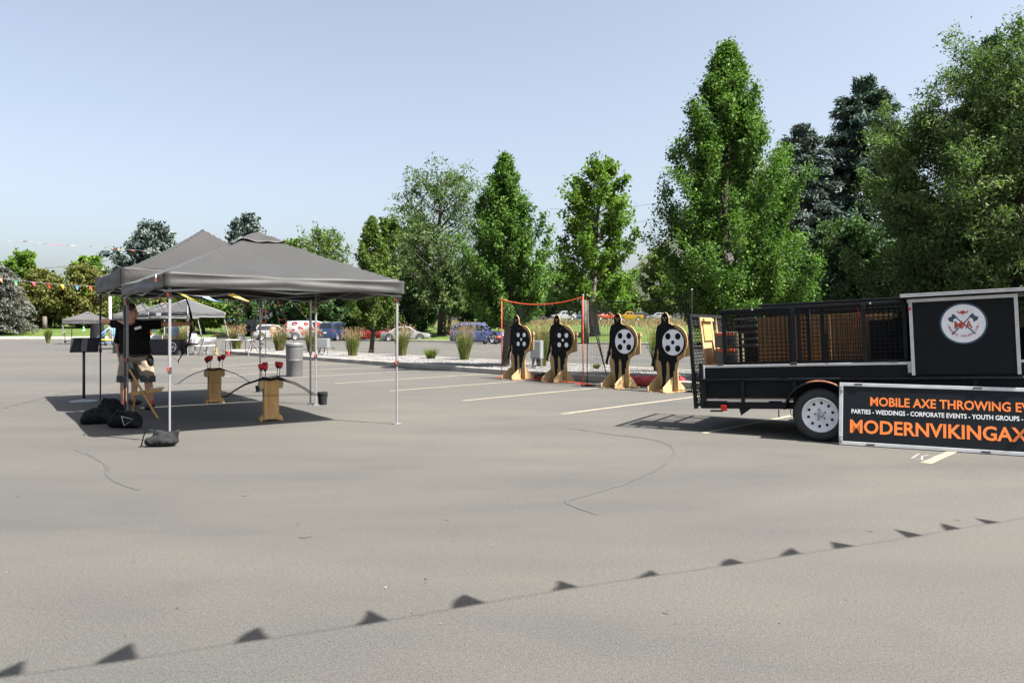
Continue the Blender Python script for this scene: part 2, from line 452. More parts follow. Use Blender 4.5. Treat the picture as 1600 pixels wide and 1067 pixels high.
# gravel island with kerb
KD = Vector((0.642, -0.767, 0)); KN = Vector((0.767, 0.642, 0))     # along the kerb, and across it away from the camera
K0 = Vector((0.0, 21.45, 0))
def isl(s, n, z=0.0): return K0 + KD * s + KN * n + Vector((0, 0, z))
IW = 3.9
LEFT, RIGHT = -24.5, 26.0
def island_outline(off):
    pts = []
    r = IW / 2 - off
    for k in range(13):
        a = math.pi / 2 + math.pi * k / 12
        pts.append((LEFT + IW / 2 + r * math.cos(a), IW / 2 + r * math.sin(a)))
    for k in range(13):
        a = -math.pi / 2 + math.pi * k / 12
        pts.append((RIGHT - IW / 2 + r * math.cos(a), IW / 2 + r * math.sin(a)))
    return pts
kerb = empty('island_kerb', isl(0, 0)); tag(kerb, kind='structure'); kerb.location = (0, 0, 0)
outer, inner = island_outline(0.0), island_outline(0.15)
def resample(poly, step):
    out = []
    n = len(poly)
    for i in range(n):
        a = Vector(poly[i]); b = Vector(poly[(i + 1) % n]); L = (b - a).length; m = max(1, int(L / step))
        for k in range(m): out.append(a + (b - a) * (k / m))
    return out
n_o = len(outer)
stone_id = 0
for i in range(n_o):
    a, b = Vector(outer[i]), Vector(outer[(i + 1) % n_o]); a2, b2 = Vector(inner[i]), Vector(inner[(i + 1) % n_o])
    m = max(1, round((b - a).length / 3.0))
    for k in range(m):
        g = 0.004 / (b - a).length
        t0, t1 = k / m + g, (k + 1) / m - g
        q = [a.lerp(b, t0), a.lerp(b, t1), a2.lerp(b2, t1), a2.lerp(b2, t0)]
        lo = [isl(p.x, p.y, 0.0) for p in q]; hi = [isl(p.x, p.y, 0.15) for p in q]
        mb = MB(); mb.add(lo + hi, [(3, 2, 1, 0), (4, 5, 6, 7), (0, 1, 5, 4), (1, 2, 6, 5), (2, 3, 7, 6), (3, 0, 4, 7)])
        mb.build('kerb_stone', CONCRETE, kerb, bevel=0.02)
gb = [isl(p.x, p.y) for p in resample(inner, 1.0)]
sheet('gravel_bed', [(p.x, p.y) for p in gb], 0.12, GRAVEL)
STONE = M('gravel_stone', (0.165, 0.163, 0.16), 0.85, var=0.35, scale=2.2, spec=0.3)
rng = np.random.default_rng(5)
def stones():
    n = 9000
    s = rng.uniform(LEFT + 1.2, 14, n); w = rng.uniform(0.25, IW - 0.25, n)
    k = np.array([[1, 0, 0], [-.5, .86, 0], [-.5, -.86, 0], [0, 0, .8], [0.05, 0, -.6]])
    fc = np.array([[0, 1, 3], [1, 2, 3], [2, 0, 3]])
    r = rng.uniform(0.014, 0.042, n); ang = rng.uniform(0, 6.28, n)
    c = np.stack([K0.x + KD.x * s + KN.x * w, K0.y + KD.y * s + KN.y * w, np.full(n, 0.122)], 1)
    ca, sa = np.cos(ang), np.sin(ang)
    V = np.zeros((n, 4, 3))
    for i in range(4):
        V[:, i, 0] = c[:, 0] + r * (k[i, 0] * ca - k[i, 1] * sa) * rng.uniform(.7, 1.3, n)
        V[:, i, 1] = c[:, 1] + r * (k[i, 0] * sa + k[i, 1] * ca) * rng.uniform(.7, 1.3, n)
        V[:, i, 2] = c[:, 2] + r * k[i, 2] * rng.uniform(.5, 1.1, n)
    F = (np.arange(n) * 4)[:, None, None] + fc[None]
    me = bpy.data.meshes.new('gravel'); me.from_pydata(V.reshape(-1, 3).tolist(), [], F.reshape(-1, 3).tolist()); me.update()
    o = bpy.data.objects.new('gravel', me); COL.objects.link(o); me.materials.append(STONE)
    tag(o, 'pale grey gravel stones covering the planted island', kind='stuff')
stones()

# painted stall lines
def strip(name, a, b, w, z, mat, wear=0.0):
    a = Vector(a); b = Vector(b); d = (b - a); L = d.length; d.normalize(); nrm = Vector((-d.y, d.x, 0))
    mb = MB(); n = max(2, int(L / 0.25)); rr = random.Random(int(a.x * 100) + 7)
    js = [rr.uniform(-wear, wear) for _ in range(2 * n + 2)]
    mb.grid(lambda u, v: tuple(a + d * (L * u) + nrm * ((v - 0.5) * w + js[round(u * n) * 2 + round(v)]) + Vector((0, 0, z))), n, 1)
    return tag(mb.build(name, mat), kind='structure')
LD = Vector((0.69, 0.724, 0)).normalized()
for k in range(-2, 8):
    s = Vector((0.77 - 1.68 * k, 11.9 + 2.15 * k, 0))
    nd = (K0 - s).dot(KN) / LD.dot(KN)          # distance to the kerb along the stall line
    strip('stall_line', s, s + LD * (nd - 0.05), 0.10, 0.004, LINE, 0.004)
for (a, b) in (((190, 560), (330, 553)), ((300, 577), (430, 566)), ((330, 590), (470, 578))):
    strip('stall_line', G(*a), G(*b), 0.10, 0.004, LINE, 0.004)
for k in range(5):          # stall lines in the far aisle
    x0 = -22 + k * 9.0
    strip('stall_line', (x0, kerb_y(x0) - 5.5, 0), (x0 + 1.0, kerb_y(x0 + 1.0) - 0.4, 0), 0.12, 0.004, LINE, 0.004)
# crack sealer trails
def trail(pts, w, name='crack_seal'):
    P = [G(*p) for p in pts]; Q = []
    for i in range(len(P) - 1):
        p0 = P[max(i - 1, 0)]; p1 = P[i]; p2 = P[i + 1]; p3 = P[min(i + 2, len(P) - 1)]
        for k in range(8):
            t = k / 8
            Q.append(0.5 * ((2 * p1) + (p2 - p0) * t + (2 * p0 - 5 * p1 + 4 * p2 - p3) * t * t + (3 * p1 - p0 - 3 * p2 + p3) * t ** 3))
    Q.append(P[-1]); mb = MB(); rr = random.Random(3); V = []
    for i, q in enumerate(Q):
        d = (Q[min(i + 1, len(Q) - 1)] - Q[max(i - 1, 0)]).normalized(); nn = Vector((-d.y, d.x, 0)) * w * rr.uniform(0.3, 0.75)
        V += [q + nn + Vector((0, 0, .003)), q - nn + Vector((0, 0, .003))]
    mb.add(V, [(2 * i, 2 * i + 1, 2 * i + 3, 2 * i + 2) for i in range(len(Q) - 1)])
    tag(mb.build(name, SEAL), kind='structure')
SEAL = M('old_crack_sealer', (0.0500, 0.0488, 0.0450), 0.75, var=0.25, scale=5)
trail([(935, 804), (885, 785), (912, 775), (985, 752), (1040, 724), (1052, 700), (1015, 686), (950, 678), (890, 669)], 0.030)
trail([(118, 703), (142, 712), (165, 726), (168, 742), (188, 755), (215, 765)], 0.03)
# oil spots
def blot(px, py, r, seed):
    c = G(px, py); rr = random.Random(seed); n = 14
    mb = MB(); mb.add([(c.x + r * rr.uniform(.5, 1.1) * math.cos(6.283 * k / n), c.y + r * rr.uniform(.5, 1.1) * math.sin(6.283 * k / n), .003) for k in range(n)], [tuple(range(n))])
    tag(mb.build('oil_spot', SEAL), kind='structure')
for i, (a, b, r) in enumerate([(478, 838, .045), (383, 774, .035), (1360, 830, .02), (1497, 812, .02), (1040, 957, .02), (705, 793, .012), (698, 812, .018)]): blot(a, b, r, i)
# chalk scribble beside the banner
def chalk(pts, w=0.018):
    mb = MB(); P = [G(*p) for p in pts]; V = []
    for i, q in enumerate(P):
        d = (P[min(i + 1, len(P) - 1)] - P[max(i - 1, 0)]).normalized(); nn = Vector((-d.y, d.x, 0)) * w / 2
        V += [q + nn + Vector((0, 0, .003)), q - nn + Vector((0, 0, .003))]
    mb.add(V, [(2 * i, 2 * i + 1, 2 * i + 3, 2 * i + 2) for i in range(len(P) - 1)])
    tag(mb.build('chalk_mark', CHALK), kind='structure')
chalk([(1436, 709), (1428, 714), (1424, 716), (1437, 717)])
chalk([(1440, 719), (1452, 719.5), (1462, 718), (1461, 713), (1450, 711), (1441, 713), (1440, 719)])
chalk([(1458, 720), (1468, 717), (1476, 711)])

# hills far behind
HILLM = ground_material('sage_hillside', [(0.3, (0.046, 0.062, 0.038)), (0.55, (0.056, 0.070, 0.047)), (0.75, (0.072, 0.078, 0.060))], 0.006, 0.03, 0.6, (0.004, (0.085, 0.086, 0.074)))
def hill_z(x, y):
    base = 420 * math.exp(-((x - 620) / 300) ** 2) + 800 * math.exp(-((x - 1750) / 560) ** 2)
    return base * max(0, 1 - abs(y - 2100) / 800) * (1 + 0.18 * math.sin(x * 0.011 + y * 0.006) + 0.1 * math.sin(x * 0.027 - y * 0.019)) - 2
mb = MB(); mb.grid(lambda u, v: (-200 + 3200 * u, 1300 + 1600 * v, hill_z(-200 + 3200 * u, 1300 + 1600 * v)), 90, 40)
tag(mb.build('hill', HILLM, smooth=True), kind='structure')

# ------------------------------------------------------------------ foliage
def quads_object(name, V, tint, mat, parent=None):
    """V (n,4,3) quads, tint (n,) -> one mesh"""
    n = len(V)
    me = bpy.data.meshes.new(name)
    me.vertices.add(n * 4); me.vertices.foreach_set('co', np.ascontiguousarray(V, np.float32).ravel())
    me.loops.add(n * 4); me.loops.foreach_set('vertex_index', np.arange(n * 4, dtype=np.int32))
    me.polygons.add(n); me.polygons.foreach_set('loop_start', np.arange(n, dtype=np.int32) * 4)
    try: me.polygons.foreach_set('loop_total', np.full(n, 4, np.int32))
    except Exception: pass
    a = me.attributes.new('tint', 'FLOAT', 'FACE'); a.data.foreach_set('value', np.clip(tint, 0, 1).astype(np.float32))
    me.update(calc_edges=True); me.materials.append(mat)
    o = bpy.data.objects.new(name, me); COL.objects.link(o)
    if parent is not None: o.parent = parent
    return o
def unit(a): return a / np.maximum(np.linalg.norm(a, axis=1, keepdims=True), 1e-9)

LEAF = dict(
    pear=leaf_material('pear_leaf', [(0.0324, 0.0685, 0.0182), (0.0554, 0.1168, 0.0248), (0.0911, 0.1609, 0.0339), (0.1441, 0.2092, 0.0614)], 0.32, 0.42),
    oak=leaf_material('oak_leaf', [(0.0414, 0.0804, 0.0150), (0.0742, 0.1348, 0.0214), (0.1112, 0.1815, 0.0298), (0.1617, 0.2152, 0.0506)], 0.36, 0.45),
    locust=leaf_material('locust_leaf', [(0.0433, 0.0746, 0.0284), (0.0746, 0.1179, 0.0436), (0.1095, 0.1576, 0.0680), (0.1530, 0.1879, 0.0821)], 0.35, 0.5),
    dusk=leaf_material('shade_tree_leaf', [(0.0261, 0.0539, 0.0269), (0.0448, 0.0851, 0.0344), (0.0700, 0.1164, 0.0463), (0.1113, 0.1483, 0.0612)], 0.3, 0.45),
    light=leaf_material('light_green_leaf', [(0.0441, 0.0773, 0.0185), (0.0737, 0.1216, 0.0265), (0.1068, 0.1510, 0.0405), (0.1472, 0.1769, 0.0590)], 0.36, 0.5),
    gold=leaf_material('golden_green_leaf', [(0.0445, 0.0583, 0.0137), (0.0858, 0.0929, 0.0242), (0.1309, 0.1309, 0.0413), (0.1788, 0.1584, 0.0622)], 0.3, 0.5),
    spruce=leaf_material('spruce_needle', [(0.0224, 0.0446, 0.0390), (0.0419, 0.0767, 0.0627), (0.0767, 0.1184, 0.0975), (0.1673, 0.1953, 0.1325)], 0.06, 0.55),
    blue=leaf_material('blue_spruce_needle', [(0.0300, 0.0472, 0.0472), (0.0601, 0.0859, 0.0841), (0.1030, 0.1331, 0.1244), (0.1544, 0.1717, 0.1417)], 0.06, 0.55),
    silver=leaf_material('silver_needle', [(0.0475, 0.0554, 0.0475), (0.0845, 0.0898, 0.0792), (0.1214, 0.1241, 0.1082), (0.1584, 0.1531, 0.1320)], 0.1, 0.55),
)
def prof_pear(t): return np.interp(t, [0, .14, .30, .5, .75, .9, 1], [.74, .96, .99, .80, .45, .16, .0])
def prof_round(t): return np.sin(np.pi * (0.14 + 0.84 * t)) ** 0.62
def prof_vase(t): return np.sin(np.pi * (0.10 + 0.78 * t ** 0.85)) ** 0.6
def prof_cone(t): return (1 - t) ** 0.62 * 0.98 * (1 - 0.10 * np.sin(t * 14)) + 0.02
KINDS = dict(
    pear=dict(prof=prof_pear, ang=58, limbs=95, twigs=14, tl=0.24, up=0.6, lw=0.62, sig=0.045, spread=0.8),
    oak=dict(prof=prof_round, ang=35, limbs=56, twigs=11, tl=0.17, up=0.25, lw=0.66, sig=0.05, spread=1.0),
    locust=dict(prof=prof_vase, ang=42, limbs=76, twigs=14, tl=0.27, up=-0.18, lw=0.36, sig=0.045, spread=1.0),
    round=dict(prof=prof_round, ang=35, limbs=54, twigs=10, tl=0.20, up=0.15, lw=0.6, sig=0.055, spread=1.0),
    spruce=dict(prof=prof_cone, ang=-10, limbs=170, twigs=14, tl=0.30, up=-0.05, lw=0.26, sig=0.028, spread=0.75),
)
def tree(name, label, px, d, top, hw, bottom, kind, leaf, n_leaf, lsize, seed, bark=None, trunk_r=None, group=None, lean=0.0, x=None, on_lawn=True, sparse=0.0):
    K = KINDS[kind]; rg = np.random.default_rng(seed)
    X = XD(px, d) if x is None else x
    gz = lawn_z(X, d) if on_lawn else 0.12
    H = ZD(top, d) - gz; zb = max(0.25, ZD(bottom, d) - gz); Rm = hw / FPX * d
    root = empty(name, (X, d, gz), 0, label, 'tree', group)
    tr = trunk_r or 0.022 * H + 0.03
    # trunk
    wob = rg.normal(0, 0.018 * H, (6, 2)); zs = np.linspace(0, 0.93, 6) * H
    tp = [Vector((wob[i, 0] * (i > 0) + lean * zs[i], wob[i, 1] * (i > 0), zs[i] - (0.1 if i == 0 else 0))) for i in range(6)]
    def axis(z):
        f = np.clip(z / (0.93 * H) * 5, 0, 4.999); i = int(f); return tp[i].lerp(tp[i + 1], f - i)
    mb = MB(); mb.tube(tp, [tr * 1.25, tr, tr * 0.82, tr * 0.6, tr * 0.36, tr * 0.1], 9)
    mb.tube([tp[0] + Vector((0, 0, -.05)), tp[0] + Vector((0, 0, 0.25))], [tr * 1.6, tr * 1.1], 9)
    n = K['limbs']; i = np.arange(n)
    t = np.clip((i + rg.uniform(0, 1, n)) / n, 0.01, 0.985)
    if kind == 'spruce':
        t = t ** 1.15; nw = 19; t = np.clip((np.floor(t * nw) + 0.5 + rg.normal(0, 0.16, n)) / nw, 0.01, 0.985)
    az = i * 2.39996 + rg.normal(0, 0.35, n)
    rr = Rm * K['prof'](t) * rg.uniform(0.62, 1.10, n)
    if kind in ('oak', 'round', 'locust'): rr *= 1 + 0.22 * np.sin(az * 2 + seed) * np.sin(t * 5 + seed)
    if kind == 'pear': rr *= 1 + 0.09 * np.sin(az * 2 + seed) * np.sin(t * 7 + seed)
    if kind != 'spruce':                                   # branches gather into lobes with gaps between them
        nl = {'pear': 30, 'oak': 20, 'locust': 24, 'round': 18}[kind]
        lt, la = rg.uniform(0, 1, nl), rg.uniform(0, 6.283, nl)
        da = np.abs((az[:, None] - la[None] + np.pi) % (2 * np.pi) - np.pi)
        dist2 = ((t[:, None] - lt[None]) * 5.0) ** 2 + da ** 2
        rr *= (0.80 + 0.28 * np.exp(-dist2.min(1) / 0.30)) if kind == 'pear' else (0.70 + 0.40 * np.exp(-dist2.min(1) / 0.30))
    S, Dv, Ln, Tn = [], [], [], []
    for k in range(n):
        ztip = zb + t[k] * (H - zb)
        zo = np.clip(ztip - rr[k] * math.tan(R(K['ang'])), zb * 0.72, 0.9 * H)
        a = axis(zo); top_axis = axis(min(ztip, 0.93 * H))
        tip = Vector((a.x * 0.3 + top_axis.x * 0.7 + rr[k] * math.cos(az[k]), a.y * 0.3 + top_axis.y * 0.7 + rr[k] * math.sin(az[k]), ztip))
        c = a.lerp(tip, 0.5) + Vector((math.cos(az[k]), math.sin(az[k]), 0)) * rr[k] * (0.14 if K['ang'] > 0 else 0.02) + Vector((0, 0, (-0.03 if K['ang'] > 0 else 0.07) * rr[k] * 2))
        pts = [a * ((1 - q) ** 2) + c * (2 * q * (1 - q)) + tip * (q * q) for q in (0, .25, .5, .75, 1)]
        lr = tr * (0.42 if kind != 'spruce' else 0.22) * (1 - 0.65 * t[k])
        mb.tube(pts, [lr, lr * .75, lr * .5, lr * .3, lr * .08], 5, cap=False)
        ld = (tip - c).normalized()
        q0 = 0.28 if kind != 'spruce' else 0.15
        side = Vector((-math.sin(az[k]), math.cos(az[k]), 0))
        for j in range(K['twigs']):
            q = q0 + (1 - q0) * (j + rg.uniform(0, 1)) / K['twigs']
            p = a * ((1 - q) ** 2) + c * (2 * q * (1 - q)) + tip * (q * q)
            if kind == 'spruce':
                dd = ld * 0.75 + side * rg.choice((-1, 1)) * rg.uniform(.3, 1.0) * (1.05 - q * .6) + Vector((0, 0, rg.normal(-0.04, 0.14)))
                L = K['tl'] * (rr[k] + 0.12 * Rm) * rg.uniform(0.6, 1.4) * (1.5 - q)
            else:
                v = rg.normal(0, 1, 3); dd = ld * 0.5 + Vector(v) * 0.62 * K['spread'] + Vector((0, 0, K['up']))
                L = K['tl'] * ((0.12 if kind == 'pear' else 0.30) * Rm + 0.85 * rr[k]) * rg.uniform(0.5, 1.5)
            dd.normalize()
            S.append(p); Dv.append(dd); Ln.append(L); Tn.append(rg.normal(0, 0.16))
    S = np.array(S); Dv = np.array(Dv); Ln = np.array(Ln); Tn = np.array(Tn)
    if sparse:
        keep = rg.uniform(0, 1, len(S)) > sparse; S, Dv, Ln, Tn = S[keep], Dv[keep], Ln[keep], Tn[keep]
    if kind == 'locust':
        for k in range(0, len(S), 3):
            mb.tube([Vector(S[k]), Vector(S[k] + Dv[k] * Ln[k])], [0.008 * max(1, Rm / 3), 0.002], 3, cap=False)
    mb.build('trunk', bark or BARK, root, smooth=True)
    m = max(1, int(n_leaf / len(S)))
    idx = np.repeat(np.arange(len(S)), m); N = len(idx)
    u = rg.uniform(0.05, 1.1, N) ** 0.8
    sg = K['sig'] * (Rm if kind == 'pear' else max(Rm, 0.22 * H))
    if kind == 'spruce': sg = K['sig'] * Rm
    C = S[idx] + Dv[idx] * (Ln[idx] * u)[:, None] + rg.normal(0, 1, (N, 3)) * sg * np.array([1, 1, .8])
    if kind == 'locust': C[:, 2] -= 0.10 * Rm * (u ** 2) * rg.uniform(0, 1, N)
    C[:, 2] = np.maximum(C[:, 2], 0.06)
    if kind == 'spruce':
        ax = unit(Dv[idx] + rg.normal(0, 0.55, (N, 3)))
    else:
        ax = unit(Dv[idx] * 0.35 + rg.normal(0, 0.7, (N, 3)) + np.array([0, 0, -0.35]))
    nr = unit(rg.normal(0, 0.8, (N, 3)) + np.array([0, 0, 0.75]))
    bx = unit(np.cross(nr, ax)); L = lsize * rg.uniform(0.6, 1.35, N); W = L * K['lw']
    fold = np.cross(ax, bx) * (W * 0.22)[:, None]
    V = np.stack([C - ax * (L / 2)[:, None], C + bx * (W / 2)[:, None] + fold, C + ax * (L / 2)[:, None], C - bx * (W / 2)[:, None] + fold], 1)
    tint = 0.45 + Tn[idx] + rg.normal(0, 0.17, N)
    quads_object('crown', V, tint, LEAF[leaf], root)
    return root

PG = 'pear trees along the gravel island'
tree('pear_tree', 'tall spire-shaped green pear tree rising behind the black trailer cages', 1140, 18.4, 68, 132, 492, 'pear', 'pear', 140000, 0.074, 11, group=PG, on_lawn=False, trunk_r=0.12, lean=-0.042)
tree('pear_tree', 'dense oval pear tree on the gravel island just left of the orange net', 789, 24.1, 240, 82, 492, 'pear', 'pear', 60000, 0.092, 12, group=PG, on_lawn=False, trunk_r=0.11)
tree('pear_tree', 'small slim pear tree on the gravel island in front of the red car', 580, 39.0, 338, 50, 506, 'pear', 'light', 26000, 0.125, 13, group=PG, on_lawn=False, trunk_r=0.10)
tree('oak_tree', 'bright green lobed oak standing on the lawn behind the black net', 930, 68, 250, 84, 478, 'oak', 'oak', 24000, 0.30, 14, bark=BARKGREY)
tree('locust_tree', 'tall airy honey locust with bare forking limbs behind the white sedan', 690, 77, 262, 88, 452, 'locust', 'locust', 21000, 0.34, 15, sparse=0.25)
tree('small_tree', 'small rounded grey-green tree in front of the airy locust trunk', 700, 74.5, 418, 42, 480, 'round', 'locust', 8000, 0.30, 16)
RG = 'trees behind the trailer'
tree('blue_spruce', 'blue-grey spruce between the spire pear and the dark spruce', 1252, 46, 194, 112, 545, 'spruce', 'blue', 52000, 0.36, 21, group=RG, on_lawn=False)
tree('dark_spruce', 'tall dark green spruce behind the trailer cages', 1352, 47, 122, 140, 545, 'spruce', 'spruce', 90000, 0.36, 22, group=RG, on_lawn=False)
tree('dark_spruce', 'darkest conifer showing behind the locust at the right edge', 1545, 56, 58, 110, 540, 'spruce', 'spruce', 60000, 0.44, 23, group=RG, on_lawn=False)
tree('locust_tree', 'broad locust with drooping feathery leaves above the trailer box', 1470, 36, 164, 136, 478, 'locust', 'locust', 95000, 0.20, 24, group=RG, on_lawn=False)
tree('locust_tree', 'tallest leafy locust cut by the right edge of the picture', 1592, 33, 44, 160, 470, 'locust', 'locust', 95000, 0.18, 25, group=RG, on_lawn=False)
tree('shade_tree', 'low dark leafy tree filling the gap behind the trailer logo box', 1560, 40, 330, 150, 520, 'round', 'dusk', 26000, 0.26, 26, group=RG, on_lawn=False)
tree('shade_tree', 'low dark leafy tree behind the plywood cages', 1320, 42, 350, 110, 520, 'round', 'dusk', 16000, 0.26, 27, group=RG, on_lawn=False)
tree('shade_tree', 'leafy tree standing out of view whose branch shades the ground by the banner', 0, 7.2, -250, 210, 120, 'round', 'dusk', 9000, 0.10, 28, x=9.3, on_lawn=False)
LG = 'trees along the far side of the lot'
tree('leafy_tree', 'pale green open tree peeking over the right slope of the front canopy', 500, 92, 356, 52, 492, 'locust', 'light', 11000, 0.42, 31, group=LG, sparse=0.1)
tree('leafy_tree', 'low pale tree beside the peak of the front canopy', 455, 96, 374, 40, 492, 'round', 'light', 7000, 0.42, 32, group=LG)
tree('leafy_tree', 'yellow-green tree rising behind the small slim pear', 612, 88, 340, 46, 500, 'oak', 'light', 12000, 0.40, 33, group=LG)
tree('leafy_tree', 'darker leafy tree just left of the airy locust', 652, 84, 338, 44, 510, 'round', 'dusk', 13000, 0.40, 34, group=LG)
tree('leafy_tree', 'dark bushy tree behind the white hatchback', 395, 92, 432, 50, 522, 'round', 'dusk', 10000, 0.42, 35, group=LG)
tree('leafy_tree', 'dark bushy tree behind the lip-printed van', 470, 93, 436, 50, 522, 'round', 'dusk', 10000, 0.42, 36, group=LG)
tree('leafy_tree', 'dark bushy tree behind the blue car seen from the rear', 545, 90, 430, 48, 522, 'round', 'dusk', 10000, 0.42, 37, group=LG)
tree('leafy_tree', 'dark bushy tree behind the white sedan', 640, 86, 428, 50, 526, 'round', 'spruce', 12000, 0.42, 38, group=LG)
tree('leafy_tree', 'dark tree behind the purple-blue car', 760, 88, 410, 52, 505, 'round', 'dusk', 10000, 0.42, 39, group=LG)
tree('rounded_spruce', 'rounded grey-green spruce behind the peak of the rear black canopy', 238, 118, 350, 62, 470, 'round', 'blue', 15000, 0.62, 41, group=LG)
tree('rounded_spruce', 'small grey-green spruce top right above the front canopy', 384, 125, 334, 42, 470, 'round', 'blue', 9000, 0.62, 42, group=LG)
tree('leafy_tree', 'leafy green tree at the far left behind the golden trees', 36, 135, 394, 44, 500, 'oak', 'oak', 9000, 0.62, 43, group=LG)
tree('leafy_tree', 'leafy green tree between the two black canopies and the golden trees', 138, 128, 402, 52, 500, 'oak', 'oak', 10000, 0.6, 44, group=LG)
tree('golden_tree', 'golden green round tree over the left lawn', 62, 104, 424, 52, 504, 'round', 'gold', 13000, 0.42, 45, group=LG)
tree('golden_tree', 'golden green round tree beside the rear canopy corner', 125, 102, 416, 58, 504, 'round', 'gold', 14000, 0.42, 46, group=LG)
tree('silver_conifer', 'silvery grey conifer sweeping the grass at the left edge', 4, 88, 418, 54, 528, 'spruce', 'silver', 16000, 0.42, 47, group=LG)
tree('leafy_tree', 'green tree behind the archer and the slant-leg canopies', 235, 98, 424, 58, 505, 'round', 'light', 12000, 0.42, 48, group=LG)
tree('leafy_tree', 'green tree behind the right slope of the white-trimmed canopy', 318, 96, 426, 58, 505, 'round', 'oak', 12000, 0.42, 49, group=LG)
FG = 'trees beyond the far car park'
for k, (px_, tp_, hw_, lab) in enumerate([(790, 432, 52, 'far green tree seen left of the nearest orange net post'), (868, 424, 50, 'far green tree between the two orange net posts'), (960, 430, 55, 'far tree over the red car beyond the lawn'),
        (1030, 392, 46, 'pale far tree in the gap beside the spire pear'), (1090, 410, 60, 'far tree hidden mostly by the spire pear'), (720, 430, 50, 'far tree behind the purple-blue car roof')]):
    tree('far_tree', lab, px_, 185, tp_, hw_, 488, 'round', ('oak', 'dusk', 'oak', 'light', 'dusk', 'dusk')[k], 7000, 0.85, 60 + k, group=FG)

# reed grass clumps
GREEN_BLADE = leaf_material('reed_blade', [(0.0398, 0.0663, 0.0177), (0.0707, 0.1105, 0.0265), (0.1149, 0.1547, 0.0398), (0.1945, 0.1768, 0.0663)], 0.3, 0.5)
PLUME = leaf_material('reed_plume', [(0.1496, 0.1020, 0.0510), (0.2176, 0.1530, 0.0782), (0.2856, 0.2108, 0.1156), (0.3400, 0.2720, 0.1700)], 0.25, 0.7, (1, .9, .6))
def blades(n, h0, h1, r0, spread, w, rg, arch=0.35, base_z=0.0):
    a = rg.uniform(0, 6.283, n); rr = r0 * np.sqrt(rg.uniform(0, 1, n)); hgt = rg.uniform(h0, h1, n); out = spread * rg.uniform(0.2, 1.0, n) * (0.3 + rr / r0)
    bx, by = rr * np.cos(a), rr * np.sin(a); ph = a + rg.normal(0, 0.5, n)
    pts = []
    for q in (0, .35, .7, 1.0):
        o = out * (q ** 1.8) * hgt
        pts.append(np.stack([bx + o * np.cos(ph), by + o * np.sin(ph), base_z + hgt * (q - arch * 0.25 * q * q * out)], 1))
    wd = np.stack([np.cos(ph + 1.57 + rg.normal(0, .8, n)), np.sin(ph + 1.57 + rg.normal(0, .8, n)), np.zeros(n)], 1)
    ws = (w, w * 0.9, w * 0.6, w * 0.08); Q = []
    for k in range(3):
        Q.append(np.stack([pts[k] - wd * ws[k] / 2, pts[k] + wd * ws[k] / 2, pts[k + 1] + wd * ws[k + 1] / 2, pts[k + 1] - wd * ws[k + 1] / 2], 1))
    return np.concatenate(Q), np.tile(np.arange(n), 3), pts[3], ph
def reed(px, py, top, label, seed, plume=True, wpx=14, low=False):
    rg = np.random.default_rng(seed); p = G(px, py, 0.12); d = p.y
    root = empty('reed_grass', p, 0, label, 'grass', 'reed grass clumps on the gravel island')
    H = ZD(top, d) - 0.12; rw = wpx / FPX * d
    hb = H * (0.80 if plume else 1.0)
    V, i, _, _ = blades(520, hb * 0.40, hb * 1.05, rw * 0.42, 0.36 if not low else 0.9, 0.014 * max(1, d / 26), rg)
    tn = rg.normal(0.5, 0.2, 520)[i]; quads_object('blades', V, tn, GREEN_BLADE, root)
    if plume:
        V2, i2, tips, ph = blades(130, H * 0.72, H, rw * 0.5, 0.34, 0.007 * max(1, d / 26), rg)
        N = 130 * 6; k = np.repeat(np.arange(130), 6)
        C = tips[k] + np.stack([rg.normal(0, .018, N), rg.normal(0, .018, N), -rg.uniform(0, 0.22, N) * H], 1)
        s = 0.03 * max(1, d / 28); ax = unit(rg.normal(0, .35, (N, 3)) + np.array([0, 0, 1])) * s; bx = unit(rg.normal(0, 1, (N, 3))) * s * 0.3
        V3 = np.stack([C - ax, C + bx, C + ax, C - bx], 1)
        quads_object('plumes', np.concatenate([V2, V3]), np.concatenate([rg.normal(.5, .2, 130)[i2], rg.normal(0.5, 0.22, N)]), PLUME, root)
    return root
reed(437, 548, 506, 'tall reed grass clump in front of the white hatchback', 1)
reed(487, 550, 508, 'tall reed grass clump in front of the lip-printed van', 2)
reed(551, 556, 508, 'dark green reed grass clump in front of the blue car', 3, wpx=15)
reed(628, 556, 502, 'tall reed grass clump in front of the white sedan', 4)
reed(726, 562, 500, 'dark reed grass clump in front of the purple-blue car', 5, wpx=16)
reed(846, 572, 490, 'tall reed grass clump between the two black-shield targets', 6, wpx=16)
reed(1030, 580, 494, 'dark reed grass clump between the two white-shield targets', 7, wpx=18)
reed(370, 545, 505, 'tan plumed reed grass clump behind the folding table', 8)
reed(286, 541, 507, 'tan reed grass clump behind the seated person', 9, wpx=16)
reed(673, 560, 543, 'short yellow-green grass tuft on the bare gravel', 10, plume=False, wpx=14, low=True)
reed(932, 576, 568, 'tiny dry grass tuft behind the leaning black poles', 12, plume=False, wpx=8, low=True)
reed(75, 536, 512, 'small dark grass clump by the kerb of the left lawn', 13, plume=False, wpx=5)
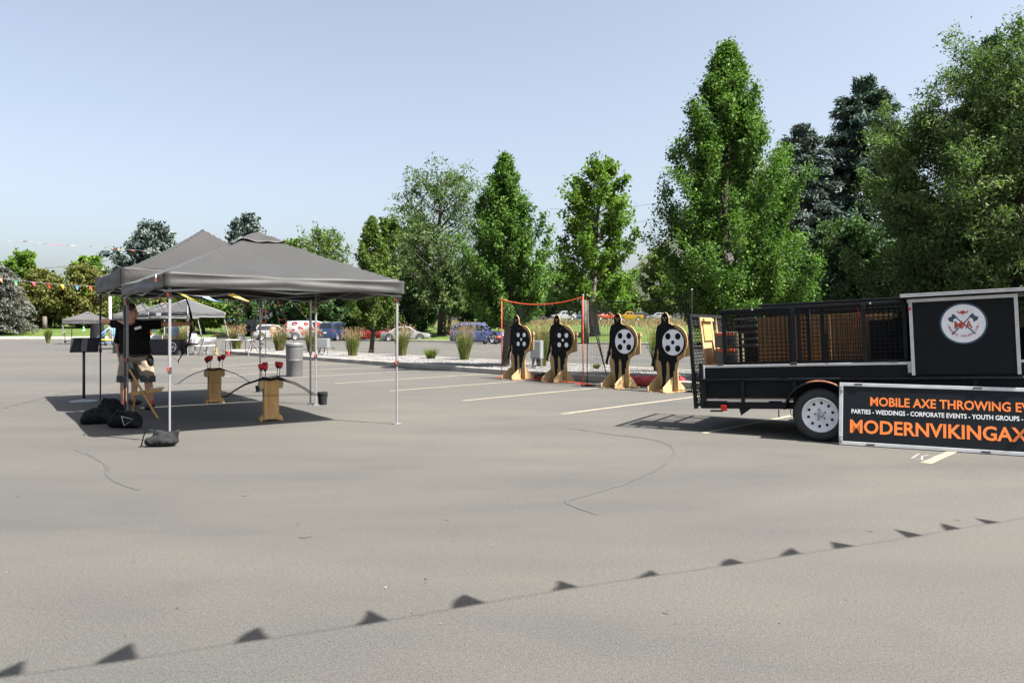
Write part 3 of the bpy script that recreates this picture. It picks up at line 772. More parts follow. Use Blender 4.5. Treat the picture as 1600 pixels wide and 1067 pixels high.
# rough dry grass on the bank
def dry_bank():
    rg = np.random.default_rng(77); n = 26000
    x = rg.uniform(-12, 40, n); q = 22 + 40 * rg.beta(1.6, 1.2, n); y = np.array([kerb_y(a) for a in x]) + q
    z = np.array([lawn_z(a, b) for a, b in zip(x, y)])
    h = rg.uniform(0.12, 0.50, n) * (0.6 + 0.5 * np.sin(x * .7 + q * .21) ** 2); a = rg.uniform(0, 3.14, n); w = rg.uniform(0.012, 0.03, n); b = rg.normal(0, .22, (n, 2))
    base = np.stack([x, y, z - .03], 1); wd = np.stack([np.cos(a) * w, np.sin(a) * w, 0 * w], 1); tip = base + np.stack([b[:, 0] * h, b[:, 1] * h, h], 1)
    V = np.stack([base - wd, base + wd, tip + wd * .7, tip - wd * .7], 1)
    o = quads_object('dry_grass', V, rg.normal(.55, .25, n), leaf_material('dry_grass_blade', [(0.0748, 0.0850, 0.0272), (0.1496, 0.1224, 0.0612), (0.2312, 0.1836, 0.1020), (0.2856, 0.2312, 0.1360)], 0.25, 0.7, (1, .9, .6)))
    tag(o, 'tall dry tan grass along the bank below the far cars', kind='stuff')
dry_bank()

# scattered leaf litter on the near asphalt
def litter():
    rg = np.random.default_rng(91); n = 520
    y = rg.uniform(3.2, 13, n); x = rg.uniform(-.75, .75, n) * y; a = rg.uniform(0, 6.28, n); L = rg.uniform(.003, .009, n); W = L * rg.uniform(.3, .8, n)
    c = np.stack([x, y, np.full(n, .006)], 1); u = np.stack([np.cos(a), np.sin(a), rg.normal(0, .25, n)], 1) * L[:, None]; v = np.stack([-np.sin(a), np.cos(a), rg.normal(0, .25, n)], 1) * W[:, None]
    o = quads_object('leaf_litter', np.stack([c - u, c + v, c + u, c - v], 1), rg.uniform(0, 1, n), leaf_material('litter_leaf', [(0.035, 0.030, 0.022), (0.11, 0.075, 0.035), (0.15, 0.11, 0.045), (0.20, 0.19, 0.17)], 0.0, 0.8))
    tag(o, 'tiny dry leaves and grit scattered over the near asphalt', kind='stuff')
litter()
# ------------------------------------------------------------------ pop-up canopies
def vpath(a, b, t): return Vector(a).lerp(Vector(b), t)
def canopy(label, c, u, su, sv, zb, zt, zp, fab, legm, group=None, vent=True, trim=None, splay=0.0, sagk=1.22, red=True, truss=True, legw=0.035, name='pop_up_canopy', seed=1, legs=(0, 1, 2, 3)):
    rr = random.Random(seed)
    u = Vector((u[0], u[1], 0)).normalized(); v = Vector((-u.y, u.x, 0))
    root = empty(name, (c[0], c[1], 0), math.atan2(u.y, u.x), label, 'canopy', group)
    hx, hy = su / 2, sv / 2
    ph = [rr.uniform(0, 6.28) for _ in range(8)]
    e = 0.025                                            # fabric reaches just past the legs
    def roof(a, b):
        a = a * 2 - 1; b = b * 2 - 1; r = max(abs(a), abs(b)); o = min(abs(a), abs(b))
        z = zt + (zp - zt) * (1 - r) ** sagk
        z -= 0.035 * math.sin(math.pi * (1 - r)) * (1 - (o / r if r > 0.02 else 1)) * 1.2
        z -= 0.022 * (1 - (o / r if r > .02 else 1) ** 2) * (r ** 3)
        z += 0.005 * math.sin(a * 17 + ph[0] + b * 5) * math.sin(b * 13 + ph[1]) + 0.006 * math.sin((a - b) * 9 + ph[2]) * r + 0.010 * math.sin(r * 46 + 2.2 * math.sin(a * 3 + ph[3]) + 2 * math.sin(b * 3 + ph[4])) * max(0, r - .72) * 3.0 * math.sin((a + b) * 2.6 + ph[5])
        return (a * (hx + e), b * (hy + e), z)
    mb = MB(); mb.grid(roof, 40, 40)
    rf = mb.build('roof', fab, root, solid=0.004); smooth_by_angle(rf, 14)
    if vent:      # loose vent cap over the peak
        mb = MB(); k = 0.20
        def capf(a, b):
            a = a * 2 - 1; b = b * 2 - 1; r = max(abs(a), abs(b)); o = min(abs(a), abs(b))
            z = zt + (zp - zt) * (1 - r * k) ** sagk + 0.030 + 0.012 * math.sin(a * 7 + ph[3]) * math.sin(b * 8) - 0.03 * r * (1 - (o / r if r > .02 else 1))
            return (a * k * hx * 1.05, b * k * hy * 1.05, z)
        mb.grid(capf, 16, 16)
        smooth_by_angle(mb.build('vent_cap', fab, rf, solid=0.004), 14)
    C4 = [(-hx - e, -hy - e), (hx + e, -hy - e), (hx + e, hy + e), (-hx - e, hy + e)]
    for i in range(4):
        p, q = Vector((*C4[i], 0)), Vector((*C4[(i + 1) % 4], 0)); nrm = Vector(((q - p).y, -(q - p).x, 0)).normalized()
        k1, k2 = rr.uniform(0, 6), rr.uniform(0, 6)
        def val(s, t):
            sag = 0.022 * math.sin(math.pi * s)
            bow = 0.016 * math.sin(math.pi * s) * t + 0.008 * t * math.sin(s * 21 + k1) + 0.013 * math.sin(t * 8 + s * 7 * (1 if s < .5 else -1) + k2) * math.sin(math.pi * s) ** .5 * (.4 + .6 * abs(2 * s - 1))
            z = (zt - sag) * (1 - t) + (zb - 0.35 * sag + 0.004 * math.sin(s * 15 + k2)) * t
            w = p.lerp(q, s) + nrm * (bow + 0.004)
            return (w.x, w.y, z)
        mb = MB(); mb.grid(val, 40, 12)
        mb.build('valance', fab, root, smooth=True, solid=0.004)
        if trim is not None:
            m2 = MB()
            m2.tube([Vector(val(s / 8, 1.0)) + nrm * .012 for s in range(9)], 0.020, 5)
            m2.tube([Vector((*C4[i], zt + .01)), Vector((*C4[i], zb))], 0.022, 5)
            m2.build('white_piping', trim, root, smooth=True)
            m3 = MB(); m3.tube([Vector(roof(0.5 + 0.5 * (C4[i][0] > 0) * 1.0 - 0.5 * (C4[i][0] < 0), 0.5 + 0.5 * (C4[i][1] > 0) - 0.5 * (C4[i][1] < 0))).lerp(Vector((0, 0, zp)), t) + Vector((0, 0, roof(0.5 + (0.5 if C4[i][0] > 0 else -0.5) * (1 - t), 0.5 + (0.5 if C4[i][1] > 0 else -0.5) * (1 - t))[2] - (zt + (zp - zt) * t) + .006)) for t in (0, .2, .4, .6, .8, 1)], 0.016, 5)
            m3.build('ridge_piping', trim, rf, smooth=True)
    LG4 = [(-hx, -hy), (hx, -hy), (hx, hy), (-hx, hy)]
    for i in legs:
        x, y = LG4[i]; ox, oy = (splay * (1 if x > 0 else -1), splay * (1 if y > 0 else -1))
        top = Vector((x * 0.97, y * 0.97, zb + 0.10)); bot = Vector((x * 0.97 + ox, y * 0.97 + oy, 0.012)); midp = top.lerp(bot, 0.56)
        mb = MB(); mb.bar(top, midp, legw, legw, (1, 0, 0)); mb.bar(midp - (bot - top) * 0.02, bot, legw * 0.72, legw * 0.72, (1, 0, 0))
        lg = mb.build('leg', legm, root, bevel=0.003)
        m2 = MB(); m2.box((bot.x, bot.y, 0.007), (0.10, 0.08, 0.012)); m2.build('foot_plate', legm, lg, bevel=0.002)
        for q_ in (midp, top.lerp(bot, 0.10)): m2 = MB(); m2.box(q_, (legw * 1.35, legw * 1.35, 0.075)); m2.build('slider', DARKMETAL, lg, bevel=0.004)
        if red:
            for q_ in (midp, top.lerp(bot, 0.10)): m2 = MB(); m2.box(q_ + Vector((-legw * .75, -legw * .3, 0.01)), (0.02, 0.03, 0.045)); m2.build('red_button', REDPLASTIC, lg, bevel=0.004)
    if truss:
        zl, zh = zb - 0.04, zb + 0.085
        for i in range(4):
            p, q = Vector((*LG4[i], 0)), Vector((*LG4[(i + 1) % 4], 0)); mb = MB()
            for k in range(2):
                a, b = p.lerp(q, k / 2), p.lerp(q, (k + 1) / 2)
                mb.bar(a + Vector((0, 0, zl)), b + Vector((0, 0, zh)), 0.012, 0.022); mb.bar(a + Vector((0.013, 0.013, zh)), b + Vector((0.013, 0.013, zl)), 0.012, 0.022)
                mb.box(a.lerp(b, .5) + Vector((0, 0, (zl + zh) / 2)), (0.035, 0.035, 0.035))
            mb.build('truss', legm if legm is not DARKMETAL else GREYMETAL, root)
        mb = MB()
        for i in range(4):
            
            q_ = [Vector((LG4[i][0] * r_, LG4[i][1] * r_, zt + (zp - zt) * (1 - r_) ** sagk - 0.10)) for r_ in (0.97, .75, .5, .25, 0.02)]
            for a, b in zip(q_, q_[1:]): mb.bar(a, b, 0.014, 0.02)
        mb.tube([(0, 0, zp - 0.40), (0, 0, zp - 0.06)], 0.018, 8); mb.build('peak_pole', legm, root)
    return root
TU = (0.82, 0.572)
GC = 'pop-up canopies on the lot'
FRONT_C = Vector((-3.73, 11.13, 0))
front = canopy('front charcoal canopy with silver legs sheltering the quiver stands', FRONT_C, TU, 3.05, 3.25, 1.825, 2.00, 2.72, BLACKFAB, WHITEMETAL, GC, seed=3, legw=0.031, sagk=1.06)
rear = canopy('rear black canopy with dark legs behind the archer', (-5.63, 13.86, 0), TU, 3.05, 3.05, 1.98, 2.28, 3.14, REARFAB, DARKMETAL, GC, vent=False, seed=5, sagk=1.35, red=False)
canopy('farthest grey canopy over the blue and yellow game frame', (XD(137, 62), 62, 0), (0.95, 0.31), 3.0, 3.0, 1.62, 1.98, 2.62, GREYFAB, WHITEMETAL, GC, seed=6, red=False, vent=True, legw=0.06)
canopy('grey canopy half hidden behind the archer\'s head', (XD(222, 48), 48, 0), (0.93, 0.37), 3.0, 3.0, 1.86, 2.12, 2.86, GREYFAB, WHITEMETAL, GC, seed=7, red=False, vent=False)
canopy('white-trimmed slate canopy behind, left one of the slant-leg pair', (XD(258, 42.5), 42.5, 0), (0.93, -0.37), 2.4, 2.4, 1.86, 2.08, 2.72, DARKFAB, WHITEMETAL, GC, seed=8, red=False, vent=False, trim=TRIMWHITE, splay=0.28, sagk=1.05, truss=False, legw=0.05)
cf = canopy('white-trimmed slate canopy over the black-clothed table, front one of the slant-leg pair', (XD(293, 37.6), 37.6, 0), (0.93, -0.37), 2.4, 2.4, 1.86, 2.08, 2.74, DARKFAB, WHITEMETAL, GC, seed=9, red=False, vent=False, trim=TRIMWHITE, splay=0.30, sagk=1.05, truss=False, legw=0.05)
mb = MB(); mb.box((-0.55, -1.275, 1.975), (0.30, 0.006, 0.13)); mb.build('white_tag', WHITEINK, cf)
# small maker's mark on the front canopy valance (end facing left)
mk = MB(); mk.box((-1.604, -1.38, 1.93), (0.006, 0.11, 0.065)); mk.build('valance_print', REDINK, front)
mk = MB(); mk.box((-1.604, -1.43, 1.965), (0.0075, 0.04, 0.04)); mk.build('valance_print', WHITEINK, front)

# ------------------------------------------------------------------ bunting
def catenary(a, b, sag, n=40):
    a, b = Vector(a), Vector(b)
    return [a.lerp(b, t / n) - Vector((0, 0, sag * 4 * (t / n) * (1 - t / n))) for t in range(n + 1)]
def polyline_at(P, s):
    acc = 0
    for p, q in zip(P, P[1:]):
        L = (q - p).length
        if acc + L >= s: return p.lerp(q, (s - acc) / max(L, 1e-9)), (q - p).normalized()
        acc += L
    return P[-1], (P[-1] - P[-2]).normalized()
def pennant_mesh(p, d, tip, w, curl):
    mb = MB(); d = d.normalized(); a = p - d * w / 2; b = p + d * w / 2; nn = d.cross(tip).normalized()
    rows = 5; V = []
    for k in range(rows + 1):
        t = k / rows; o = tip * t + nn * (curl * math.sin(t * 3.6) * tip.length)
        V += [a.lerp(p, t * .96) + o, b.lerp(p, t * .96) + o]
    mb.add(V, [(2 * k, 2 * k + 1, 2 * k + 3, 2 * k + 2) for k in range(rows)])
    return mb
def bunting(label, P, spacing, w, L, wind, seed, cord=CORDWHITE, cr=0.004, cols=('red', 'yellow', 'blue', 'orange', 'green', 'pink'), start=None):
    rr = random.Random(seed); P = [Vector(p) for p in P]
    root = empty('bunting', P[0], 0, label, 'bunting', 'strings of coloured pennants'); o = P[0].copy()
    mb = MB(); mb.tube([p - o for p in P], cr, 4); mb.build('cord', cord, root)
    tot = sum((q - p).length for p, q in zip(P, P[1:])); s = spacing * 0.5 if start is None else start; k = rr.randrange(6)
    while s < tot:
        p, d = polyline_at(P, s); wv = Vector(wind) + Vector((rr.uniform(-.25, .25), rr.uniform(-.25, .25), rr.uniform(-.2, .2)))
        mbp = pennant_mesh(p - o, d, wv.normalized() * L * rr.uniform(.85, 1.1), w, rr.uniform(-.12, .12))
        mbp.build('pennant', FLAG[cols[k % len(cols)]], root); k += 1; s += spacing * rr.uniform(.9, 1.1)
    return root
# overhead string: out of view above the camera, seen by its shadow on the asphalt
SH = [(0, 1058), (180, 1034), (393, 1001), (578, 974), (733, 946), (882, 920), (1010, 901), (1145, 882), (1235, 867), (1320, 855), (1430, 838), (1490, 827), (1552, 817), (1640, 803)]
ZS = 3.3
def lift(p, z): return Vector((p.x, p.y, 0)) + Vector((SUN.x, SUN.y, SUN.z)) * (z / SUN.z)
SP = [lift(G(a, b), ZS) for a, b in SH]
ovr = empty('bunting', SP[0], 0, 'string of pennants stretched overhead whose shadow crosses the foreground asphalt', 'bunting', 'strings of coloured pennants')
mb = MB(); ext = [SP[0] + (SP[0] - SP[1]) * 1.5] + SP + [SP[-1] + (SP[-1] - SP[-2]) * 2.5]
mb.tube([p - SP[0] for p in ext], 0.0028, 5); mb.build('cord', CORDWHITE, ovr)
rr = random.Random(12)
for i, p in enumerate(SP):
    d = (SP[min(i + 1, len(SP) - 1)] - SP[max(i - 1, 0)])
    tip = Vector((-0.05 + rr.uniform(-.07, .05), 0.20 + rr.uniform(-.05, .04), -0.10 + rr.uniform(-.05, .03)))
    pennant_mesh(p - SP[0], d, tip * rr.uniform(.8, 1.1), 0.17 * rr.uniform(.85, 1.1), rr.uniform(-.1, .1)).build('pennant', FLAG[('red', 'yellow', 'blue', 'orange', 'green', 'pink')[i % 6]], ovr)
# strings in the left sky
def PD(px, py, d): return Vector((XD(px, d), d, ZD(py, d)))
bunting('faded string of pennants high in the sky left of the rear canopy', [PD(-60, 370, 9.5), PD(0, 375, 9.8), PD(110, 383, 12), PD(185, 389, 14.5), PD(300, 397, 20)], 0.42, 0.10, 0.14, (1, .3, -.15), 3, cr=0.0022)
bunting('string of pennants crossing in front of the golden trees', catenary(PD(-70, 424, 17), PD(210, 448, 20), 0.10), 0.34, 0.09, 0.13, (.25, .1, -1), 4, cr=0.003)
# string tied along the front canopy's left edge
fu = Vector((TU[0], TU[1], 0)).normalized(); fv = Vector((-fu.y, fu.x, 0))
BLc = FRONT_C - fu * 1.5 + fv * 1.6; NLc = FRONT_C - fu * 1.5 - fv * 1.6; Rc = FRONT_C + fu * 1.5 - fv * 1.6
Z3 = Vector((0, 0, 1.80))
bunting('bright pennants strung under the left edge of the front canopy', catenary(BLc + Z3, NLc + Z3, 0.10), 0.40, 0.085, 0.30, (0.9, 0.15, -0.8), 5, cols=('yellow', 'blue', 'green', 'red', 'red', 'pink'))
bunting('two loose pennants tied inside the near leg of the front canopy', catenary(NLc + Z3, NLc + fu * .75 + Vector((0, 0, 1.78)), 0.06), 0.28, 0.085, 0.28, (0.95, 0.25, -0.45), 6, cols=('yellow', 'blue'))
# maypole strings in the middle distance
APEX = PD(415, 424, 34)
mp_root = empty('bunting_pole', (APEX.x, APEX.y, 0), 0, 'thin pole carrying the fan of pennant strings behind the canopies', 'pole')
mb = MB(); mb.tube([(0, 0, 0), (0, 0, APEX.z)], [0.016, 0.012], 8); mb.build('shaft', DARKMETAL, mp_root)
mb = MB(); mb.lathe([(0.22, 0.0), (0.22, 0.03), (0.05, 0.06)], 16); mb.build('base', DARKMETAL, mp_root)
for i, (px_, py_, lab) in enumerate([(346, 540, 'pennant string slanting down left to the folding table'), (318, 552, 'pennant string ending at the slant-leg canopy corner'), (392, 551, 'pennant string falling nearly straight beside the speaker'), (405, 556, 'pennant string hanging just right of the rear canopy leg'),
        (462, 545, 'pennant string slanting down right past the painted van'), (448, 551, 'pennant string falling in front of the white hatchback'), (524, 553, 'longest pennant string reaching the gravel by the steel box')]):
    g = G(px_, py_)
    bunting(lab, [APEX, g + Vector((0, 0, 0.12))], 0.62, 0.14, 0.28, (0.9, 0.1, -0.35), 20 + i, cr=0.007)

# ------------------------------------------------------------------ viking target boards
def arc(cx, cy, r, a0, a1, n): return [(cx + r * math.cos(R(a0 + (a1 - a0) * k / n)), cy + r * math.sin(R(a0 + (a1 - a0) * k / n))) for k in range(n + 1)]
BOARD = [(-.20, 0), (-.17, .32), (-.20, .50), (-.17, .62), (-.27, .66), (-.25, .74), (-.17, .72), (-.20, .98), (-.17, 1.22), (-.07, 1.29), (-.082, 1.40), (-.048, 1.47), (0, 1.502), (.052, 1.475), (.09, 1.40), (.088, 1.30)] + \
        arc(.205, .945, .315, 96, -30, 14) + [(.44, .66), (.36, .58), (.33, .46), (.34, .30), (.36, 0)]
BOARD = [p for p in BOARD if p not in [(.58, .96), (.58, 1.10), (.545, 1.10)]]
FIG = [(-.085, .03), (-.055, .0), (.0, .03), (.005, .20), (.03, .34), (.02, .50), (.055, .58), (.085, .50), (.085, .36), (.10, .22), (.10, .06), (.155, .02), (.175, .06), (.165, .24), (.19, .40), (.20, .52), (.245, .57), (.235, .66),
       (.28, .86), (.25, 1.16), (.17, 1.25), (.08, 1.285), (.078, 1.40), (.045, 1.465), (0, 1.495), (-.045, 1.465), (-.078, 1.40), (-.075, 1.29), (-.155, 1.235), (-.185, 1.10), (-.185, .92), (-.21, .76), (-.235, .64), (-.275, .55), (-.27, .50), (-.235, .515), (-.205, .60),
       (-.165, .72), (-.145, .82), (-.125, .72), (-.135, .58), (-.10, .56), (-.07, .46), (-.065, .30), (-.045, .16)]
BOARD = [(x * 1.10 if x < 0 else (x - .04 if y < .60 and x > .3 else x), y) for x, y in BOARD]
FIG = [(x * 1.16 + (.01 if y < .58 else 0), y) for x, y in FIG]
def viking(px, py, label, white, seed):
    p = G(px, py); S = 1.10
    nrm = Vector((-0.735, -0.678, 0)).normalized(); ax = Vector((0, 0, 1)).cross(nrm).normalized()     # ax: to the right as seen from the front
    root = empty('viking_target', p, math.atan2(ax.y, ax.x) + R(random.Random(seed).uniform(-2.5, 2.5)), label, 'target', 'viking target boards'); root.scale = (S, S, S)
    # local frame: x right, -y towards the thrower, z up
    X, Z = (1, 0, 0), (0, 0, 1)
    mb = MB(); mb.prism(BOARD, (0, 0.0, 0.02), X, Z, 0.024); mb.build('plywood_board', PLY, root, bevel=0.003)
    mb = MB(); mb.prism([(.36, .66), (.545, .70), (.545, 1.12), (.42, 1.10)], (0, .03, 0), X, Z, -0.022); mb.box((.53, .035, 1.08), (.07, .05, .06)); mb.build('backing_board', PLYPALE, root, bevel=0.003)
    mb = MB(); mb.prism(FIG, (0, -0.0245, 0.02), X, Z, 0.004); mb.build('painted_warrior', BLACKINK, root)
    mb = MB()          # helmet slit and nose guard
    mb.prism([(-.055, 1.385), (-.012, 1.375), (-.010, 1.395), (-.052, 1.402)], (0, -.0292, .02), X, Z, .002); mb.prism([(.012, 1.375), (.055, 1.385), (.052, 1.402), (.010, 1.395)], (0, -.0292, .02), X, Z, .002)
    mb.prism([(-.014, 1.325), (-.006, 1.325), (-.006, 1.372), (-.014, 1.372)], (0, -.0292, .02), X, Z, .002); mb.prism([(.006, 1.325), (.014, 1.325), (.014, 1.372), (.006, 1.372)], (0, -.0292, .02), X, Z, .002)
    mb.build('helmet_slit', PLYPALE, root)
    # hand axe
    mb = MB(); mb.prism([(-.275, .52), (-.255, .50), (-.17, .70), (-.185, .71)], (0, -.0295, .02), X, Z, .003); mb.prism([(-.30, .545), (-.33, .47), (-.25, .44), (-.245, .52)], (0, -.0297, .02), X, Z, .003); mb.build('painted_axe', BLACKINK, root)
    rotx = Matrix.Rotation(R(90), 3, 'X'); c = Vector((.21, -.029, .945))
    mb = MB(); mb.lathe([(.270, 0), (.274, .012), (.268, .022)], 48, c, rotx); sh = mb.build('shield', BLACKINK, root); smooth_by_angle(sh, 30)
    mb = MB(); mb.lathe([(.246 if white else .236, .0225), (.246 if white else .236, .026)], 48, c, rotx); mb.build('shield_face', WHITEINK if white else BLACKINK, sh)
    for dx, dz, r in ((-.115, .115, .062), (.115, .115, .062), (-.115, -.115, .062), (.115, -.115, .062), (0, 0, .038)):
        if not white: r *= 0.86; dx *= 0.92; dz *= 0.92
        mb = MB(); mb.lathe([(r, .0265), (r, .0295)], 24, c + Vector((dx, 0, dz)), rotx); mb.build('scoring_spot', BLACKINK if white else WHITEINK, sh)
    for a in range(8):
        mb = MB(); mb.ell(c + Vector((.257 * math.cos(a * .785 + .3), -.0235, .257 * math.sin(a * .785 + .3))), (.006, .003, .006), nu=8, nv=5); mb.build('screw', GREYMETAL, sh)
    for x in (-.17, .19):      # feet: triangular plywood braces front and back
        mb = MB(); mb.prism([(-.34, 0), (.34, 0), (.34, .05), (.10, .25), (.03, .27), (.03, .03), (-.03, .03), (-.03, .27), (-.10, .24), (-.34, .07)], (x - .012, 0, .014), (0, 1, 0), Z, .024); mb.build('foot_brace', PLYPALE, root, bevel=0.003)
        mb = MB(); mb.box((x, 0.02, .007), (.14, .70, .013)); mb.build('foot_board', PLY, root, bevel=0.002)
    mb = MB(); mb.box((.20, .035, .36), (.10, .03, .64)); mb.build('back_stud', PINE, root, bevel=0.003)
    mb = MB(); mb.box((.235, -.030, .25), (.045, .012, .30)); mb.build('front_cleat', PLYPALE, root, bevel=0.002)
    return root
viking(808, 592, 'leftmost viking target with black shield and white spots, by the orange net post', False, 1)
viking(871, 596.5, 'second viking target with black shield and white spots, inside the orange net', False, 2)
viking(966, 605.5, 'third viking target with white shield and black spots, in front of the black net', True, 3)
viking(1040, 611.5, 'viking target with white shield nearest the trailer tailgate', True, 4)

# ------------------------------------------------------------------ backstop nets
def net_mesh(fn, nu, nv, r):
    mb = MB()
    for i in range(nu + 1): mb.tube([fn(i / nu, j / 8) for j in range(9)], r, 3, cap=False)
    for j in range(nv + 1): mb.tube([fn(i / 12, j / nv) for i in range(13)], r, 3, cap=False)
    return mb
def backstop(label, a, b, za, zb_, sag, strap, depth, band):
    """net between post a and post b; sagging top band; side wings fold back by depth"""
    root = empty('backstop_net', a, 0, label, 'net', 'backstop nets behind the targets'); o = Vector(a)
    A, B = Vector((0, 0, 0)), Vector(b) - o
    def top(t): return A.lerp(B, t) + Vector((0, 0, za + (zb_ - za) * t - sag * 4 * t * (1 - t) * (1 + .0)))
    for q, z in ((A, za), (B, zb_)):
        mb = MB(); mb.tube([q, q + Vector((0, 0, z + .03))], 0.009 if strap is BLACKINK else 0.0115, 8); po = mb.build('post', BLACKINK if strap is BLACKINK else strap, root, smooth=True)
        mb = MB(); mb.ell(q + Vector((0, 0, z + .045)), .022, nu=10, nv=6); mb.build('post_cap', GREYMETAL, po)
        mb = MB(); mb.box(q + Vector((.03, 0, .012)), (.34, .07, .02)); mb.box(q + Vector((0, .12, .012)), (.06, .4, .02)); mb.build('post_foot', strap, po)
    mb = MB(); mb.tube([top(t / 20) for t in range(21)], band, 6); mb.build('top_band', strap, root, smooth=True)
    mb = MB(); mb.tube([A + Vector((0, 0, .035)), A.lerp(B, .5) + Vector((0, 0, .03)), B + Vector((0, 0, .035))], band * .7, 6); mb.build('bottom_band', strap, root, smooth=True)
    back = KN * depth
    def fn(u, v):
        q = A.lerp(B, u); zt_ = top(u).z; bl = math.sin(math.pi * u) * .25 * math.sin(math.pi * v)
        w = q + KN * (0.02 + bl); return Vector((w.x, w.y, .04 + (zt_ - .05) * v))
    net_mesh(fn, 40, 32, 0.0010).build('net', NETCORD, root)['kind'] = 'stuff'
    for q, z, s in (((A, za, 1), (B, zb_, -1)) if strap is ORANGE else ((A, za, 1),)):
        def wing(u, v, q=q, z=z, s=s):
            w = q + back * u + (B - A).normalized() * s * (.05 * math.sin(u * 9 + v * 2)); return Vector((w.x, w.y, .04 + (z * (1 - .12 * u) - .05) * v))
        net_mesh(wing, 10, 20, 0.0016).build('side_net', NETCORD, root)['kind'] = 'stuff'
    return root
p0, p1, p2_, p3_ = G(784, 590), G(911, 601), G(917.5, 603), G(1081, 613)
backstop('orange-edged backstop net hung between two orange posts behind the black-shield targets', p0, p1, ZD(468, p0.y), ZD(464, p1.y), 0.16, ORANGE, 0.8, 0.014)
bn = backstop('black backstop net hung behind the white-shield targets', p2_, p3_, ZD(464, p2_.y), ZD(456, p3_.y), 0.17, BLACKINK, 0.9, 0.012)
mb = MB(); o = p2_
for a, b in (((921, 487), (948, 586)), ((929, 500), (945, 575))):
    da = 18.6; mb.tube([PD(a[0], a[1], da) - o, PD(b[0], b[1], 18.3) - o], 0.014, 8)
mb.build('brace_pole', DARKMETAL, bn, smooth=True)
# crimson covers and a fallen bag behind the targets
def lump(name, label, cat, c, r, mat, seed, rz=0, squash=0.45, group=None, extra=()):
    rg = random.Random(seed); mb = MB()
    for k in range(9): mb.ell((rg.uniform(-.75, .75) * r[0], rg.uniform(-.55, .55) * r[1], r[2] * rg.uniform(.25, .6)), (r[0] * rg.uniform(.25, .5), r[1] * rg.uniform(.35, .65), r[2] * rg.uniform(.35, .6)), Matrix.Rotation(rg.uniform(-.5, .5), 3, 'Y'), 12, 8)
    mb.ell((0, 0, r[2] * .25), (r[0] * .9, r[1] * .85, r[2] * .26))
    root = empty(name, c, rz, label, cat, group); o_ = mb.build('body', mat, root, voxel=min(r) * 0.13, relax=3)
    me = o_.data; co = np.empty(len(me.vertices) * 3, np.float32); me.vertices.foreach_get('co', co); co = co.reshape(-1, 3)
    co[:, 2] = np.maximum(co[:, 2], 0.004); n_ = np.sin(co[:, 0] * 31 / (r[0] * 3) + co[:, 1] * 17) * np.sin(co[:, 1] * 37 + co[:, 2] * 21) * min(r) * 0.05
    co[:, 2] += n_ * (co[:, 2] > .02); me.vertices.foreach_set('co', co.ravel()); me.update()
    return root
gA = G(1003, 603); lump('fabric_cover', 'crumpled crimson cover lying behind the white-shield targets', 'cover', gA, (.62, .22, .24), REDCLOTH, 3, math.atan2(KD.y, KD.x))
gA = G(1062, 603); lump('fabric_cover', 'red cloth end showing between the last target and the tailgate', 'cover', gA, (.22, .12, .20), REDCLOTH, 5, math.atan2(KD.y, KD.x))
gA = G(848, 594); b_ = lump('fabric_cover', 'red and black gear bag on the ground between the black-shield targets', 'bag', gA, (.26, .16, .18), BLACKCLOTH, 6, math.atan2(KD.y, KD.x))
mb = MB(); mb.tube([(-.30, -.12, .15), (-.15, -.17, .12), (.05, -.18, .07), (.26, -.14, .14)], .018, 6); mb.tube([(-.25, -.15, .03), (.1, -.2, .03), (.28, -.12, .10)], .016, 6); mb.build('red_strap', REDCLOTH, b_, smooth=True)

# ------------------------------------------------------------------ lettering helper
def text_geo(s, bold=0.02):
    cu = bpy.data.curves.new('t', 'FONT'); cu.body = s; cu.size = 1.0; cu.offset = bold; cu.resolution_u = 3
    o = bpy.data.objects.new('t', cu); COL.objects.link(o)
    me = bpy.data.meshes.new_from_object(o.evaluated_get(bpy.context.evaluated_depsgraph_get()))
    V = np.array([v.co[:] for v in me.vertices]) if len(me.vertices) else np.zeros((0, 3)); F = [tuple(p.vertices) for p in me.polygons]
    bpy.data.objects.remove(o); bpy.data.curves.remove(cu); bpy.data.meshes.remove(me)
    return V, F
CAPH = float(text_geo('H', 0.0)[0][:, 1].max())

# ------------------------------------------------------------------ trailer
TUv = Vector((0.871, -0.492, 0)).normalized(); TMv = Vector((-TUv.y, TUv.x, 0))
TW = G(1283, 690)
tr = empty('axe_trailer', TW, math.atan2(TUv.y, TUv.x), 'black utility trailer loaded with folded mesh cages and a lidded logo box', 'trailer')
tr.rotation_euler = (0, -math.atan(0.0435), math.atan2(TUv.y, TUv.x))
SY = 0.20                                    # near side panel plane, the wheel stands proud of it
WID = 1.75
LXR, LXF = -1.47, 3.15
def box_part(name, c, s, mat, bevel=0.004, parent=tr): mb = MB(); mb.box(c, s); return mb.build(name, mat, parent, bevel=bevel)
L_ = LXF - LXR; CX = (LXF + LXR) / 2
box_part('bed', (CX, SY + WID / 2, 0.475), (L_, WID - .06, 0.035), OSB)
for y in (SY + .03, SY + WID - .03): box_part('frame_rail', (CX, y, 0.405), (L_, 0.05, 0.085), BLACKPAINT)
for k in range(7): box_part('cross_member', (LXR + .1 + k * (L_ - .2) / 6, SY + WID / 2, 0.41), (0.05, WID - .12, 0.06), BLACKPAINT)
for y, nm in ((SY + .012, 'side_panel'), (SY + WID - .012, 'side_panel')):
    box_part(nm, (CX + .02, y, 0.695), (L_ - .04, 0.018, 0.39), BLACKPANEL)
    box_part('panel_top_rail', (CX, y, 0.905), (L_, 0.040, 0.032), ALU)
    box_part('panel_bottom_strip', (CX - .0, y - .012 if y < 1 else y + .012, 0.475), (L_ - .1, 0.012, 0.022), ALU, 0.001)
